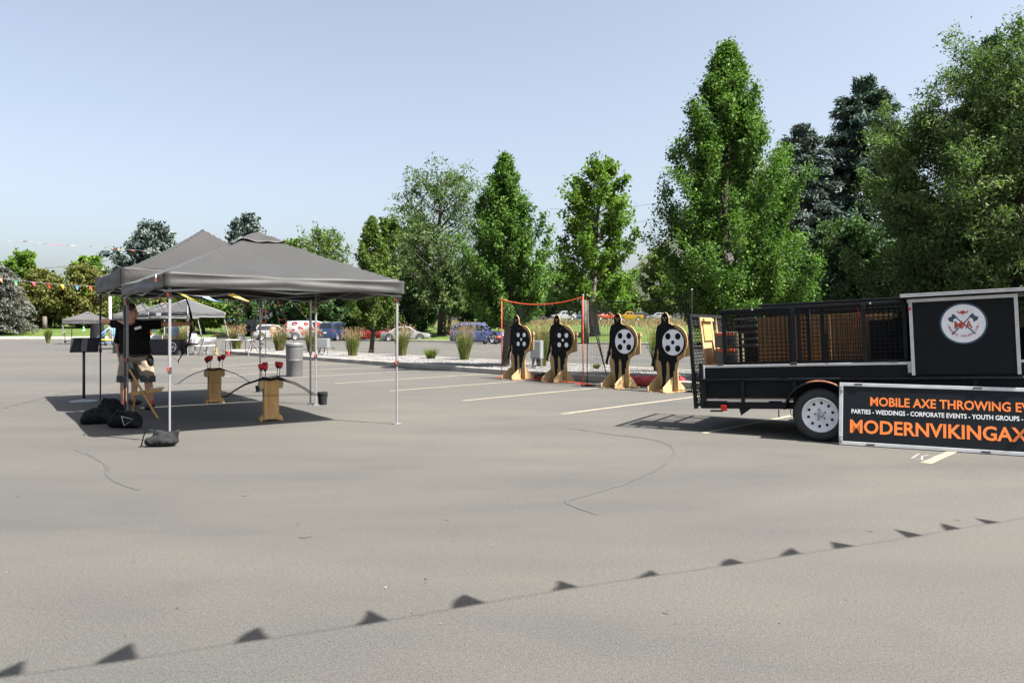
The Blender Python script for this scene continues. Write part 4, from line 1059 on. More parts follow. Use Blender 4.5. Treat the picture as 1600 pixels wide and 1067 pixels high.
mb = MB(); mb.tube([(LXR - .06, SY - .02, .727), (LXF, SY - .02, .727)], 0.021, 12); mb.build('side_pipe', BLACKPAINT, tr, smooth=True)
mb = MB(); mb.tube([(LXR - .06, SY + WID + .02, .727), (LXF, SY + WID + .02, .727)], 0.021, 12); mb.build('side_pipe', BLACKPAINT, tr, smooth=True)
for x in (-1.42, -.93, -.30, .45, 1.6, 2.4): box_part('stake', (x, SY - .012, 0.585), (0.045, 0.028, 0.30), BLACKPAINT)
box_part('corner_post', (LXR + .02, SY - .006, .66), (.05, .05, .58), BLACKPAINT); box_part('corner_post', (LXR + .02, SY + WID, .66), (.05, .05, .58), BLACKPAINT)
box_part('corner_trim', (LXR + .055, SY - .006, .80), (.016, .028, .22), ALU, .002)
box_part('rear_light', (LXR + .30, SY - .035, .375), (.075, .05, .075), LAMPRED, .008); box_part('light_bracket', (LXR + .20, SY - .02, .335), (.16, .04, .02), BLACKPAINT)
mb = MB(); mb.prism([(0, 0), (.14, 0), (.02, -.085)], (-.98, SY - .01, .365), (1, 0, 0), (0, 0, 1), .02); mb.build('gusset', BLACKPAINT, tr)
mb = MB(); mb.tube([(-.50, SY - .02, .36), (-.50, SY - .03, .26)], .007, 6); mb.tube([(-.36, SY - .02, .36), (-.36, SY - .02, .29), (-.14, SY - .02, .29), (-.14, SY - .02, .36)], .006, 6); mb.build('tie_hook', DARKMETAL, tr, smooth=True)
# wheels
rotw = Matrix.Rotation(R(90), 3, 'X')
def trailer_wheel(yc, out):
    s = 1 if out < 0 else -1
    w = empty('wheel', (0, yc, .315)); w.parent = tr
    ro = Matrix.Rotation(R(90 if out < 0 else -90), 3, 'X')
    prof = [(.205, -.085), (.235, -.098), (.275, -.102), (.298, -.092), (.314, -.07), (.3165, -.02), (.3165, .02), (.314, .07), (.298, .092), (.275, .102), (.235, .098), (.205, .085)]
    mb = MB(); mb.lathe(prof, 48, (0, 0, 0), ro, cap=False); mb.build('tyre', RUBBER, w, smooth=True)
    mb = MB(); mb.lathe([(.208, .03), (.208, .088), (.196, .092), (.188, .075), (.172, .055), (.165, .040), (.115, .048), (.085, .058), (.060, .052), (.0, .052)], 48, (0, 0, 0), ro, cap=False); rim = mb.build('rim', RIMWHITE, w, smooth=True)
    for k in range(10):
        a = k * 6.283 / 10 + .2; mb = MB(); mb.lathe([(.0165, .046), (.0165, .0485), (.0, .0485)], 14, ro @ Vector((.138 * math.cos(a), .138 * math.sin(a), 0)), ro); mb.build('vent_hole', BLACKINK, rim)
    for k in range(5):
        a = k * 6.283 / 5 + .5; mb = MB(); mb.lathe([(.010, .05), (.010, .066), (.0, .068)], 6, ro @ Vector((.062 * math.cos(a), .062 * math.sin(a), 0)), ro); mb.build('lug_nut', DARKMETAL, rim)
    mb = MB(); mb.lathe([(.036, .05), (.036, .075), (.028, .085), (0, .087)], 20, (0, 0, 0), ro); mb.build('hub', GREYMETAL, rim, smooth=True)
trailer_wheel(.105, -1); trailer_wheel(SY + WID + .11, 1)
mb = MB(); mb.tube([(0, .15, .315), (0, SY + WID, .315)], .03, 8); mb.build('axle', BLACKPAINT, tr)
for y0 in (-.015, SY + WID + .005):
    mb = MB()
    mb.grid(lambda u, v: (.395 * math.cos(R(172 - 164 * u)) * 1.02, y0 + .235 * v, .315 + .385 * math.sin(R(172 - 164 * u)) + .01), 24, 4)
    fe = mb.build('fender', BLACKPAINT, tr, smooth=True, solid=.008)
    mb = MB(); ye = y0 if y0 < .1 else y0 + .235; mb.tube([(.397 * math.cos(R(172 - 164 * u / 20)) * 1.02, ye, .315 + .388 * math.sin(R(172 - 164 * u / 20)) + .01) for u in range(21)], .011, 6); mb.build('fender_lip', BLACKPAINT, fe, smooth=True)
    mb = MB(); mb.tube([(.399 * math.cos(R(110 - 50 * u / 10)) * 1.02, ye - .002, .318 + .391 * math.sin(R(110 - 50 * u / 10)) + .01) for u in range(11)], .0105, 6); mb.build('worn_edge', RUST, fe, smooth=True)
# tongue and jack (beyond the frame edge)
mb = MB(); mb.bar((LXF - .3, SY + .2, .40), (LXF + 1.1, SY + WID / 2, .40), .06, .08); mb.bar((LXF - .3, SY + WID - .2, .40), (LXF + 1.1, SY + WID / 2, .40), .06, .08); mb.build('tongue', BLACKPAINT, tr)
mb = MB(); mb.tube([(LXF + .95, SY + WID / 2, .62), (LXF + .95, SY + WID / 2, -.13)], .03, 10); mb.build('jack', GREYMETAL, tr)
# folding ramp gate standing upright at the rear
def grid_wires(o, a, b, na, nb, r):
    mb = MB(); o, a, b = Vector(o), Vector(a), Vector(b)
    for i in range(na + 1): mb.tube([o + a * (i / na), o + a * (i / na) + b], r, 4, cap=False)
    for j in range(nb + 1): mb.tube([o + b * (j / nb) + a.normalized().cross(b.normalized()) * r, o + b * (j / nb) + a + a.normalized().cross(b.normalized()) * r], r, 4, cap=False)
    return mb
GX = LXR - .075
mb = MB()
for y in (SY + .01, SY + WID - .01): mb.bar((GX, y, .36), (GX - .04, y, 1.60), .045, .045, (0, 1, 0))
for z in (.40, .80, 1.2, 1.58): mb.bar((GX - .04 * (z - .36) / 1.24, SY, z), (GX - .04 * (z - .36) / 1.24, SY + WID, z), .04, .04)
rg_ = mb.build('ramp_gate', BLACKPAINT, tr, bevel=.003)
mbw = MB()
for i in range(38):       # expanded metal: crossing diagonal strands
    for sgn in (1, -1):
        y0_ = SY - .9 + i * .07; pts = []
        a = Vector((GX - .02, y0_, .42)); b = Vector((GX - .045, y0_ + sgn * .9, 1.56))
        ta = 0.0; tb = 1.0
        for lim, sg_ in ((SY + .03, 1), (SY + WID - .03, -1)):
            da, db = (a.y - lim) * sg_, (b.y - lim) * sg_
            if da < 0 and db < 0: tb = -1
            elif da < 0: ta = max(ta, da / (da - db))
            elif db < 0: tb = min(tb, da / (da - db))
        if tb > ta: mbw.tube([a.lerp(b, ta), a.lerp(b, tb)], .005, 3, cap=False)
mbw.build('expanded_mesh', BLACKPAINT, rg_)
mb = MB(); mb.bar((LXR + .05, SY + .50, .50), (LXR - .035, SY + .50, 1.555), .60, .018, (1, 0, 0)); mb.build('plywood_panel', PLYPALE, tr, bevel=.002)
mb = MB(); mb.bar((LXR + .010, SY + .46, 1.24), (LXR - .012, SY + .46, 1.50), .40, .016, (1, 0, 0)); mb.bar((LXR + .016, SY + .46, 1.50), (LXR + .012, SY + .46, 1.54), .46, .03, (1, 0, 0)); mb.build('small_board', PINE, tr, bevel=.002)
mb = MB(); mb.prism([(0, 0), (.20, 0), (.03, .62)], (LXR + .06, SY + .62, .93), (0, 1, 0), (0, 0, 1), .016); mb.build('wedge_offcut', PLYPALE, tr, bevel=.002)
# stacked tool cases
CASE = M('tan_case_plastic', (0.10, 0.085, 0.055), 0.55, var=.12)
for k in range(4):
    z = .60 + k * .215; e = empty('tool_case', (LXR + .30, SY + .42, z)); e.parent = tr
    mb = MB(); mb.box((0, 0, 0), (.30, .42, .20)); mb.build('case_body', CASE, e, bevel=.012)
    mb = MB(); mb.box((0, -.213, .075), (.22, .012, .035)); mb.build('orange_latch', ORANGE, e, bevel=.004); mb = MB(); mb.box((-.155, -.06, .03), (.012, .10, .09)); mb.build('orange_latch', ORANGE, e, bevel=.004)
    mb = MB(); mb.box((.02, -.212, -.02), (.13, .008, .07)); mb.build('case_recess', DARKMETAL, e)
# mesh cages lying folded in the bed
CTOP = 1.60
def cage(name, x0, x1, y, z0, z1, nx_, nz_, tw=.045):
    e = empty(name, (0, 0, 0)); e.parent = tr
    mb = MB()
    mb.bar((x0, y, z0), (x0, y, z1), tw, tw, (1, 0, 0)); mb.bar((x1, y, z0), (x1, y, z1), tw, tw, (1, 0, 0)); mb.bar((x0 - tw / 2, y, z1), (x1 + tw / 2, y, z1), tw, tw); mb.bar((x0, y, z0), (x1, y, z0), tw, tw)
    mb.build('cage_frame', BLACKPAINT, e, bevel=.003)
    grid_wires((x0, y, z0), (x1 - x0, 0, 0), (0, 0, z1 - z0), nx_, nz_, .0044).build('wire_mesh', BLACKPAINT, e)
    return e
cage('cage_panel', -1.16, -.34, SY + .10, .93, 1.585, 15, 13)
cage('cage_panel', -.24, .93, SY + .10, .93, 1.605, 22, 13)
cage('cage_panel', -1.02, -.16, SY + .34, .93, 1.57, 15, 12)
cage('cage_panel', .00, .92, SY + .38, .93, 1.60, 16, 12)
cage('cage_panel', -1.18, .92, SY + 1.45, .93, 1.58, 38, 12)
for k, (x0, x1, z, y) in enumerate([(-1.20, .94, 1.615, SY + .06), (-.72, .96, 1.660, SY + .14), (-.72, .96, 1.642, SY + .40), (-1.20, .94, 1.612, SY + 1.0), (-1.20, .94, 1.612, SY + 1.5)]):
    box_part('cage_top_rail', ((x0 + x1) / 2, y, z), (x1 - x0, .05, .032), BLACKPAINT)
for x in (-.30, .50): box_part('cage_post', (x, SY + .05, 1.26), (.05, .04, .69), BLACKPAINT)
for x in (-.78, .58): box_part('bolt_row', (x, SY + .03, 1.616), (.02, .02, .02), ALU, .002)
for (x, w, y, z, h, m_) in [(-.62, .46, SY + .62, 1.22, .60, OSB), (-.16, .44, SY + .66, 1.22, .60, OSB), (.25, .38, SY + .70, 1.22, .60, OSB), (.62, .40, SY + .86, 1.20, .58, OSB), (.74, .44, SY + .52, 1.18, .52, BLACKPANEL), (-.95, .40, SY + .78, 1.20, .56, BLACKPANEL)]:
    box_part('board_panel', (x, y, z), (w, .02, h), m_, .002)
box_part('black_upright', (.06, SY + .06, 1.10), (.06, .02, .36), BLACKPANEL); box_part('bright_rail', (.62, SY + .5, 1.50), (.36, .02, .022), PINE); box_part('bright_rail', (.64, SY + .5, 1.43), (.30, .02, .022), PINE)
for k in range(5): box_part('folded_bracket', (-.93, SY + .30, 1.50 - k * .085), (.30, .05, .030), DARKMETAL)
mb = MB(); mb.tube([(.44, SY + .06, 1.58), (.46, SY + .05, 1.48), (.42, SY + .06, 1.42), (.40, SY + .06, 1.34)], .008, 6); mb.build('red_strap', REDCLOTH, tr)
box_part('latch', (-.30, SY - .01, .925), (.08, .03, .03), DARKMETAL); box_part('latch', (.80, SY - .01, .925), (.10, .02, .018), DARKMETAL); box_part('latch', (LXR + .27, SY - .01, .93), (.08, .02, .02), DARKMETAL)
# lidded box with the round sign
BX0, BX1 = .985, 2.03
bx_ = empty('logo_box', (0, 0, 0)); bx_.parent = tr
YF = SY - .03
mb = MB(); mb.box(((BX0 + BX1) / 2, YF + .86, 1.20), (BX1 - BX0, 1.72, .86)); mb.build('box_body', BLACKPANEL, bx_, bevel=.004)
for (c, s) in [((BX0 + .017, YF - .006, 1.20), (.036, .022, .87)), ((BX1 - .017, YF - .006, 1.20), (.036, .022, .87)), (((BX0 + BX1) / 2, YF - .006, 1.618), (BX1 - BX0 + .004, .020, .040)), ((BX0 - .006, YF + .86, 1.618), (.02, 1.72, .04))]:
    mb = MB(); mb.box(c, s); mb.build('edge_trim', ALU, bx_, bevel=.003)
mb = MB(); mb.box(((BX0 + BX1) / 2 + .3, YF + .82, 1.668), (BX1 - BX0 + .76, 1.84, .030)); mb.build('lid', BLACKPANEL, bx_, bevel=.004)
mb = MB(); mb.box(((BX0 + BX1) / 2 + .3, YF - .105, 1.668), (BX1 - BX0 + .76, .012, .024)); mb.box(((BX0 + BX1) / 2 + .3, YF - .09, 1.689), (BX1 - BX0 + .76, .04, .010)); mb.build('lid_trim', ALU, bx_, bevel=.002)
mb = MB(); mb.box((BX0 + .012, YF - .020, 1.555), (.030, .012, .09)); mb.box((BX0 - .02, SY - .02, .86), (.04, .03, .13)); mb.build('draw_latch', GREYMETAL, bx_, bevel=.003)
mb = MB(); mb.box((BX0 + .012, YF - .028, 1.525), (.028, .014, .028)); mb.build('latch_tip', REDPLASTIC, bx_, bevel=.003)
mb = MB(); mb.box((2.62, YF + .85, 1.02), (1.0, 1.6, .5)); mb.build('front_locker', BLACKPANEL, tr, bevel=.01)
sc_ = Vector((1.515, YF - .0025, 1.335)); rs = Matrix.Rotation(R(90), 3, 'X')
mb = MB(); mb.lathe([(.232, 0), (.232, .004)], 56, sc_, rs); sg = mb.build('round_sign', NAVYINK, bx_)
mb = MB(); mb.lathe([(.212, .0045), (.212, .0062)], 56, sc_, rs); mb.build('sign_face', WHITEINK, sg)
def on_sign(poly, mat, name, lift_=.0068):
    mb = MB(); n_ = len(poly); mb.add([(sc_.x + x, sc_.y - lift_, sc_.z + y) for x, y in poly], [tuple(range(n_))]); return mb.build(name, mat, sg)
def rot2(poly, a): return [(x * math.cos(a) - y * math.sin(a), x * math.sin(a) + y * math.cos(a)) for x, y in poly]
for s in (-1, 1):        # crossed axes
    a = R(44) * s
    hand = [(-.007, -.165), (.007, -.165), (.006, .13), (-.006, .13)]; on_sign(rot2(hand, -a), NAVYINK, 'axe_handle', .0067 if s < 0 else .0070)
    head = [(-.012, .145), (.012, .145), (.016, .135), (.060, .150), (.075, .118), (.062, .078), (.030, .100), (.012, .095), (-.012, .095)]
    head = [(x * s, y) for x, y in head]; head = head[::-1] if s > 0 else head
    on_sign(rot2(head, -a), NAVYINK, 'axe_head', .0073 if s < 0 else .0076)
# horned helmet
on_sign([(-.032, .112), (.032, .112), (.030, .126), (.018, .140), (0, .145), (-.018, .140), (-.030, .126)], REDINK, 'helmet_mark', .008)
for s in (-1, 1):
    h = [(.028 * s, .114), (.046 * s, .118), (.054 * s, .130), (.048 * s, .148), (.042 * s, .132), (.030 * s, .126)]; on_sign(h if s > 0 else h[::-1], REDINK, 'helmet_mark', .0083)
on_sign([(-.006, .098), (.006, .098), (.010, .112), (-.010, .112)], REDINK, 'helmet_mark', .0086)
def sign_text(s, x, y, w, h, rot=0.0, mat=REDINK, name='sign_letter', lift_=.009, bold=.03):
    V, F = text_geo(s, bold); 
    if not len(V): return
    mn, mx = V[:, 0].min(), V[:, 0].max(); V = V.copy(); V[:, 0] = (V[:, 0] - (mn + mx) / 2) * (w / (mx - mn)); V[:, 1] = (V[:, 1] - CAPH / 2) * (h / CAPH)
    ca, sa = math.cos(rot), math.sin(rot); mb = MB()
    mb.add([(sc_.x + x + p[0] * ca - p[1] * sa, sc_.y - lift_, sc_.z + y + p[0] * sa + p[1] * ca) for p in V], F); mb.build(name, mat, sg)
sign_text('M', -.047, -.014, .078, .082, bold=.02); sign_text('V', .002, -.016, .038, .060, lift_=.0093, bold=.02); sign_text('A', .052, -.014, .070, .082, bold=.02)
arc_s = 'MODERN VIKING AXE'
for k, ch in enumerate(arc_s):
    if ch == ' ': continue
    a = R(197 + (343 - 197) * k / (len(arc_s) - 1)); rr_ = .142
    sign_text(ch, rr_ * math.cos(a), rr_ * math.sin(a) + .004, .009 if ch == 'I' else .0185, .022, a + math.pi / 2, bold=.02)
for s in (-1, 1): on_sign([(.142 * s - .004, -.014), (.142 * s + .004, -.014), (.142 * s + .004, -.008), (.142 * s - .004, -.008)], REDINK, 'sign_letter', .009)

# ------------------------------------------------------------------ banner board leaning on the wheel
B0 = G(1311, 694.5); B1 = G(1600, 713); bd = (B1 - B0).normalized()
bn_ = empty('banner_board', B0, math.atan2(bd.y, bd.x), 'long black board with orange lettering leaning against the trailer wheel', 'sign')
bn_.rotation_euler = (R(-8), 0, math.atan2(bd.y, bd.x))
BLN, BH = 2.52, .715
mb = MB(); mb.box((BLN / 2, 0, BH / 2 + .004), (BLN - .03, .018, BH - .03))
BANNERM = M('glossy_black_board', (0.007, 0.0095, 0.012), 0.45, var=.2, scale=2, spec=.2); mb.build('board', BANNERM, bn_, bevel=.002)
for c, s in [((BLN / 2, 0, .024), (BLN, .034, .040)), ((BLN / 2, 0, BH - .016), (BLN, .034, .040)), ((.0175, -.001, BH / 2 + .004), (.042, .034, BH - .081)), ((BLN - .0175, -.001, BH / 2 + .004), (.042, .034, BH - .081))]:
    mb = MB(); mb.box(c, s); mb.build('alloy_edge', ALU, bn_, bevel=.004)
for x in (.022,):
    for z in (BH - .07, .07): mb = MB(); mb.box((x, -.022, z), (.036, .012, .075)); mb.box((x, -.030, z - .01), (.022, .01, .03)); mb.build('corner_latch', GREYMETAL, bn_, bevel=.003)
for x, z in ((.20, BH - .012), (1.38, BH - .012), (.33, .022), (1.45, .022)): mb = MB(); mb.box((x, -.019, z), (.085, .010, .018)); mb.build('edge_clip', DARKMETAL, bn_, bevel=.003)
def banner_line(s, vis, x0, x1, base, h, mat, bold):
    """fit the words so that the first `vis` letters run from x0 to x1"""
    V, F = text_geo(s, bold); Vv, _ = text_geo(s[:vis], bold); mn = Vv[:, 0].min(); k = (x1 - x0) / (Vv[:, 0].max() - mn)
    y0 = 0.0
    mb = MB(); mb.add([(x0 + (p[0] - mn) * k, -.0105, base + (p[1] - y0) * h / CAPH) for p in V], F); mb.build('lettering', mat, bn_)
banner_line('MOBILE AXE THROWING EVENTS', 22, .325, 1.855, .465, .094, ORANGEINK, .022)
banner_line('PARTIES - WEDDINGS - CORPORATE EVENTS - YOUTH GROUPS - REUNIONS', 57, .130, 1.87, .368, .048, WHITEINK, .018)
banner_line('MODERNVIKINGAXE.COM', 14, .115, 1.835, .150, .142, ORANGEINK, .024)
# ------------------------------------------------------------------ people
def smooth_body(parts, voxel, relax=2):
    mb = MB()
    for f in parts: f(mb)
    return mb
def cut_mesh(o, co, no):
    bm = bmesh.new(); bm.from_mesh(o.data)
    bmesh.ops.bisect_plane(bm, geom=bm.verts[:] + bm.edges[:] + bm.faces[:], plane_co=co, plane_no=no, clear_outer=True)
    bm.to_mesh(o.data); bm.free()
def wrinkle(o, amp, freq):
    me = o.data; n = len(me.vertices); co = np.empty(n * 3, np.float32); me.vertices.foreach_get('co', co); co = co.reshape(-1, 3)
    no = np.empty(n * 3, np.float32); me.vertices.foreach_get('normal', no); no = no.reshape(-1, 3)
    x, y, z = co.T
    w = np.sin(freq * (x + .6 * z) + 3 * np.sin(freq * .4 * y + 1)) * np.sin(freq * .7 * (y - z) + 2 * np.sin(freq * .35 * x)) + .5 * np.sin(freq * 1.9 * (x - y + z))
    me.vertices.foreach_set('co', (co + no * (amp * w)[:, None]).astype(np.float32).ravel()); me.update()
def add_head(mb, c, yaw, s=1.0, tilt=0.0):
    """head facing local +X after yaw; c is the head centre"""
    Rm_ = Matrix.Rotation(yaw, 3, 'Z') @ Matrix.Rotation(tilt, 3, 'Y')
    def P(x, y, z): return Vector(c) + Rm_ @ (Vector((x, y, z)) * s)
    mb.ell(P(-.012, 0, .03), (.098 * s, .076 * s, .098 * s), Rm_, 18, 12)
    mb.ell(P(.022, 0, -.05), (.066 * s, .060 * s, .075 * s), Rm_, 16, 10)
    mb.ell(P(.062, 0, -.092), (.026 * s, .028 * s, .022 * s), Rm_, 10, 7)                  # chin
    mb.cap(P(.084, 0, .015), P(.104, 0, -.022), .010 * s, .015 * s, 8)                    # nose
    mb.ell(P(.078, 0, .032), (.016 * s, .052 * s, .012 * s), Rm_, 10, 6)                   # brow
    mb.ell(P(.076, 0, -.058), (.016 * s, .026 * s, .008 * s), Rm_, 10, 6)                  # lips
    for sg in (-1, 1):
        mb.ell(P(-.008, .080 * sg * 1.0, -.010), (.022 * s, .010 * s, .032 * s), Rm_, 10, 7)
        mb.ell(P(.058, .036 * sg, -.030), (.024 * s, .022 * s, .022 * s), Rm_, 10, 7)      # cheeks
    return P, Rm_
def add_hand(mb, wrist, d, side, curl=0.5, s=1.0):
    """palm along d, fingers curling towards 'side'"""
    wrist = Vector(wrist); d = Vector(d).normalized(); side = Vector(side); side = (side - d * side.dot(d)).normalized(); acr = d.cross(side)
    pc = wrist + d * .045 * s
    rot = Matrix((d, acr, side)).transposed()
    mb.ell(pc, (.052 * s, .042 * s, .018 * s), rot, 12, 8)
    for k, ln in enumerate((.070, .078, .073, .058)):
        b0 = wrist + d * .085 * s + acr * ((k - 1.5) * .019 * s); p1 = b0 + (d * math.cos(curl * .6) + side * math.sin(curl * .6)) * ln * .45 * s; p2 = p1 + (d * math.cos(curl * 1.6) + side * math.sin(curl * 1.6)) * ln * .32 * s; p3 = p2 + (d * math.cos(curl * 2.6) + side * math.sin(curl * 2.6)) * ln * .26 * s
        mb.cap(b0 - d * .02, p1, .0095 * s, .0088 * s, 7); mb.cap(p1, p2, .0088 * s, .008 * s, 7); mb.cap(p2, p3, .008 * s, .007 * s, 7)
    t0 = wrist + d * .03 * s - acr * .032 * s; t1 = t0 + (d * .6 - acr * .5 + side * .45).normalized() * .04 * s; t2 = t1 + (d * .8 + side * .55).normalized() * .032 * s
    mb.cap(t0, t1, .012 * s, .010 * s, 7); mb.cap(t1, t2, .010 * s, .008 * s, 7)
EYEW = M('eye_dark', (0.02, 0.015, 0.012), 0.3, var=.1)
def features(root, P, Rm_, glasses=True):
    if glasses:
        mb = MB()
        for sg in (-1, 1): mb.tube([P(.0825 , .032 * sg + .020 * math.cos(a * .785), .012 + .015 * math.sin(a * .785)) for a in range(9)], .0022, 5); mb.tube([P(.080, .052 * sg, .015), P(.0, .080 * sg, .012)], .002, 5)
        mb.tube([P(.088, -.012, .014), P(.088, .012, .014)], .002, 5); mb.build('glasses', DARKMETAL, root)['kind'] = 'stuff'
    for sg in (-1, 1): mb = MB(); mb.ell(P(.0755, .032 * sg, .010), (.009, .012, .008), Rm_, 10, 6); mb.build('eye', EYEW, root, smooth=True)

def archer():
    O = Vector((XD(213, 12.6), 12.6, 0))
    root = empty('person', O, 0, 'person in black shirt and khaki shorts drawing a bow under the front canopy', 'person')
    a = Vector((0.86, 0.50, 0)).normalized()               # towards the targets
    sL, sR = Vector((.185, .06, 1.40)), Vector((-.215, -.04, 1.40))
    eR, hR = Vector((-.545, .02, 1.455)), Vector((-.100, -.105, 1.425))
    eL = sL + a * .29 + Vector((0, 0, .015)); hL = eL + a * .27 + Vector((0, 0, .0))
    hipL, hipR = Vector((.115, .01, .86)), Vector((-.125, -.01, .86)); kL, kR = Vector((.205, -.02, .47)), Vector((-.185, -.03, .47)); aL, aR = Vector((.225, .04, .09)), Vector((-.205, .02, .09))
    hc = Vector((-.085, -.01, 1.605))
    mb = MB(); P, Rm_ = add_head(mb, hc, R(18), 1.04)
    mb.cap((-.045, .0, 1.40), hc + Vector((-.012, .0, -.06)), .068, .060, 12)
    mb.ell((-.01, .02, 1.20), (.20, .135, .26)); mb.ell((0, .0, .95), (.20, .15, .18)); mb.ell((-.0, .0, 1.36), (.20, .10, .085))
    mb.cap(sR, eR, .058, .047); mb.cap(eR, eR.lerp(hR, .45), .050, .045); mb.cap(eR.lerp(hR, .45), hR, .045, .031)
    mb.cap(sL, eL, .056, .045); mb.cap(eL, eL.lerp(hL, .4), .047, .043); mb.cap(eL.lerp(hL, .4), hL, .043, .030)
    add_hand(mb, hR, (0.9, -.12, .12), (-.3, .2, .1), 1.0); add_hand(mb, hL, a + Vector((0, 0, .1)), (.3, -.9, 0), 0.95)
    for h, k, an in ((hipL, kL, aL), (hipR, kR, aR)):
        mb.cap(h, k, .098, .064); mb.cap(k, k.lerp(an, .35), .062, .066); mb.cap(k.lerp(an, .35), an, .066, .040); mb.cap(an, an + Vector((.0, -.14, -.04)), .038, .030)
    body = mb.build('body', SKIN, root, voxel=.0085, relax=2)
    features(root, P, Rm_)
    # shirt
    mb = MB(); mb.ell((-.01, .02, 1.22), (.228, .168, .27)); mb.ell((.0, -.005, .99), (.235, .185, .24)); mb.ell((-.01, .01, 1.37), (.235, .118, .10)); mb.cap(sR, sR.lerp(eR, .55), .088, .080); mb.cap(sL, sL.lerp(eL, .62), .088, .080); mb.cap((-.04, 0, 1.36), (-.055, 0, 1.475), .085, .070)
    sh = mb.build('tshirt', SHIRT, root, voxel=.011, relax=3)
    wrinkle(sh, .006, 22); cut_mesh(sh, (0, 0, .86), (0, 0, -1)); cut_mesh(sh, sR.lerp(eR, .52), (eR - sR)); cut_mesh(sh, sL.lerp(eL, .60), (eL - sL)); cut_mesh(sh, (-.055, 0, 1.475), (0, 0, 1))
    mb = MB(); mb.box((.105, -.160, 1.345), (.10, .006, .042), Matrix.Rotation(R(-18), 3, 'Y') @ Matrix.Rotation(R(18), 3, 'Z')); mb.build('name_tag', WHITEINK, root)
    # shorts
    mb = MB(); mb.ell((0, .0, .87), (.215, .165, .14))
    for h, k in ((hipL, kL), (hipR, kR)): mb.cap(h + Vector((0, 0, -.02)), h.lerp(k, .95), .132, .118)
    so = mb.build('shorts', KHAKI, root, voxel=.012, relax=3); wrinkle(so, .007, 26); cut_mesh(so, (0, 0, .50), (0, 0, -1)); cut_mesh(so, (0, 0, .955), (0, 0, 1))
    mb = MB()
    for h, k in ((hipL, kL), (hipR, kR)): q = h.lerp(k, .80); mb.cap(q, h.lerp(k, 1.0), .128, .120)
    hem = mb.build('shorts_hem', DARKSHORT, root, voxel=.012, relax=2); cut_mesh(hem, (0, 0, .455), (0, 0, -1)); cut_mesh(hem, (0, 0, .565), (0, 0, 1))
    mb = MB(); mb.tube([(.215 * math.cos(t * .449), .168 * math.sin(t * .449), .90 + .005 * math.sin(t)) for t in range(15)], .018, 6); mb.build('belt', SHOE, root, smooth=True)
    mb = MB(); mb.ell((.245, -.03, .80), (.05, .07, .10)); mb.ell((-.01, -.215, .66), (.075, .05, .145)); mb.build('hip_pouch', BLACKCLOTH, root, smooth=True)['kind'] = 'stuff'
    # hair: cap over skull and back
    mb = MB(); mb.ell(P(-.020, 0, .048), (.104 * 1.04, .082 * 1.04, .092 * 1.04), Rm_, 18, 12); mb.ell(P(-.055, 0, -.005), (.068, .080, .075), Rm_, 14, 9)
    hr = mb.build('hair', HAIR, root, voxel=.008, relax=1); n_ = Rm_ @ Vector((1, 0, -.55)); cut_mesh(hr, P(.062, 0, .062), n_)
    # socks and shoes
    for an in (aL, aR):
        mb = MB(); mb.cap(an + Vector((0, 0, .05)), an + Vector((0, -.01, -.02)), .048, .050); mb.build('sock', SOCKRED, root, smooth=True)
        mb = MB(); mb.ell(an + Vector((0, -.06, -.045)), (.052, .145, .052)); mb.ell(an + Vector((0, .03, -.03)), (.050, .060, .062)); s_ = mb.build('shoe', SHOE, root, voxel=.011, relax=1); cut_mesh(s_, (0, 0, .004), (0, 0, -1))
    # the bow, a thing of its own
    g = O + hL + a * .075
    bw = empty('recurve_bow', g, math.atan2(a.y, a.x), 'black recurve bow held upright in the archer\'s outstretched hand', 'bow')
    mb = MB(); mb.tube([(-.015, 0, -.27), (.0, 0, -.18), (.018, 0, -.06), (-.004, 0, 0), (.018, 0, .07), (.0, 0, .18), (-.015, 0, .27)], [.012, .020, .024, .017, .024, .020, .012], 8); mb.build('riser', BLACKPAINT, bw, smooth=True)
    for s in (-1, 1): mb = MB(); mb.tube([(-.015, 0, .27 * s), (-.06, 0, .42 * s), (-.15, 0, .56 * s), (-.19, 0, .62 * s), (-.185, 0, .67 * s)], [.013, .012, .010, .008, .006], 6); mb.build('limb', BLACKPAINT, bw, smooth=True)
    hb = Matrix.Rotation(-math.atan2(a.y, a.x), 3, 'Z') @ (O + hR + Vector((.09, -.01, .01)) - g)
    mb = MB(); mb.tube([(-.187, 0, .64), tuple(hb), (-.187, 0, -.64)], .0022, 4); mb.build('string', NETCORD, bw)
    mb = MB(); mb.tube([tuple(hb), (.06, .02, .03)], .0035, 5); mb.build('arrow_shaft', DARKMETAL, bw)
archer()
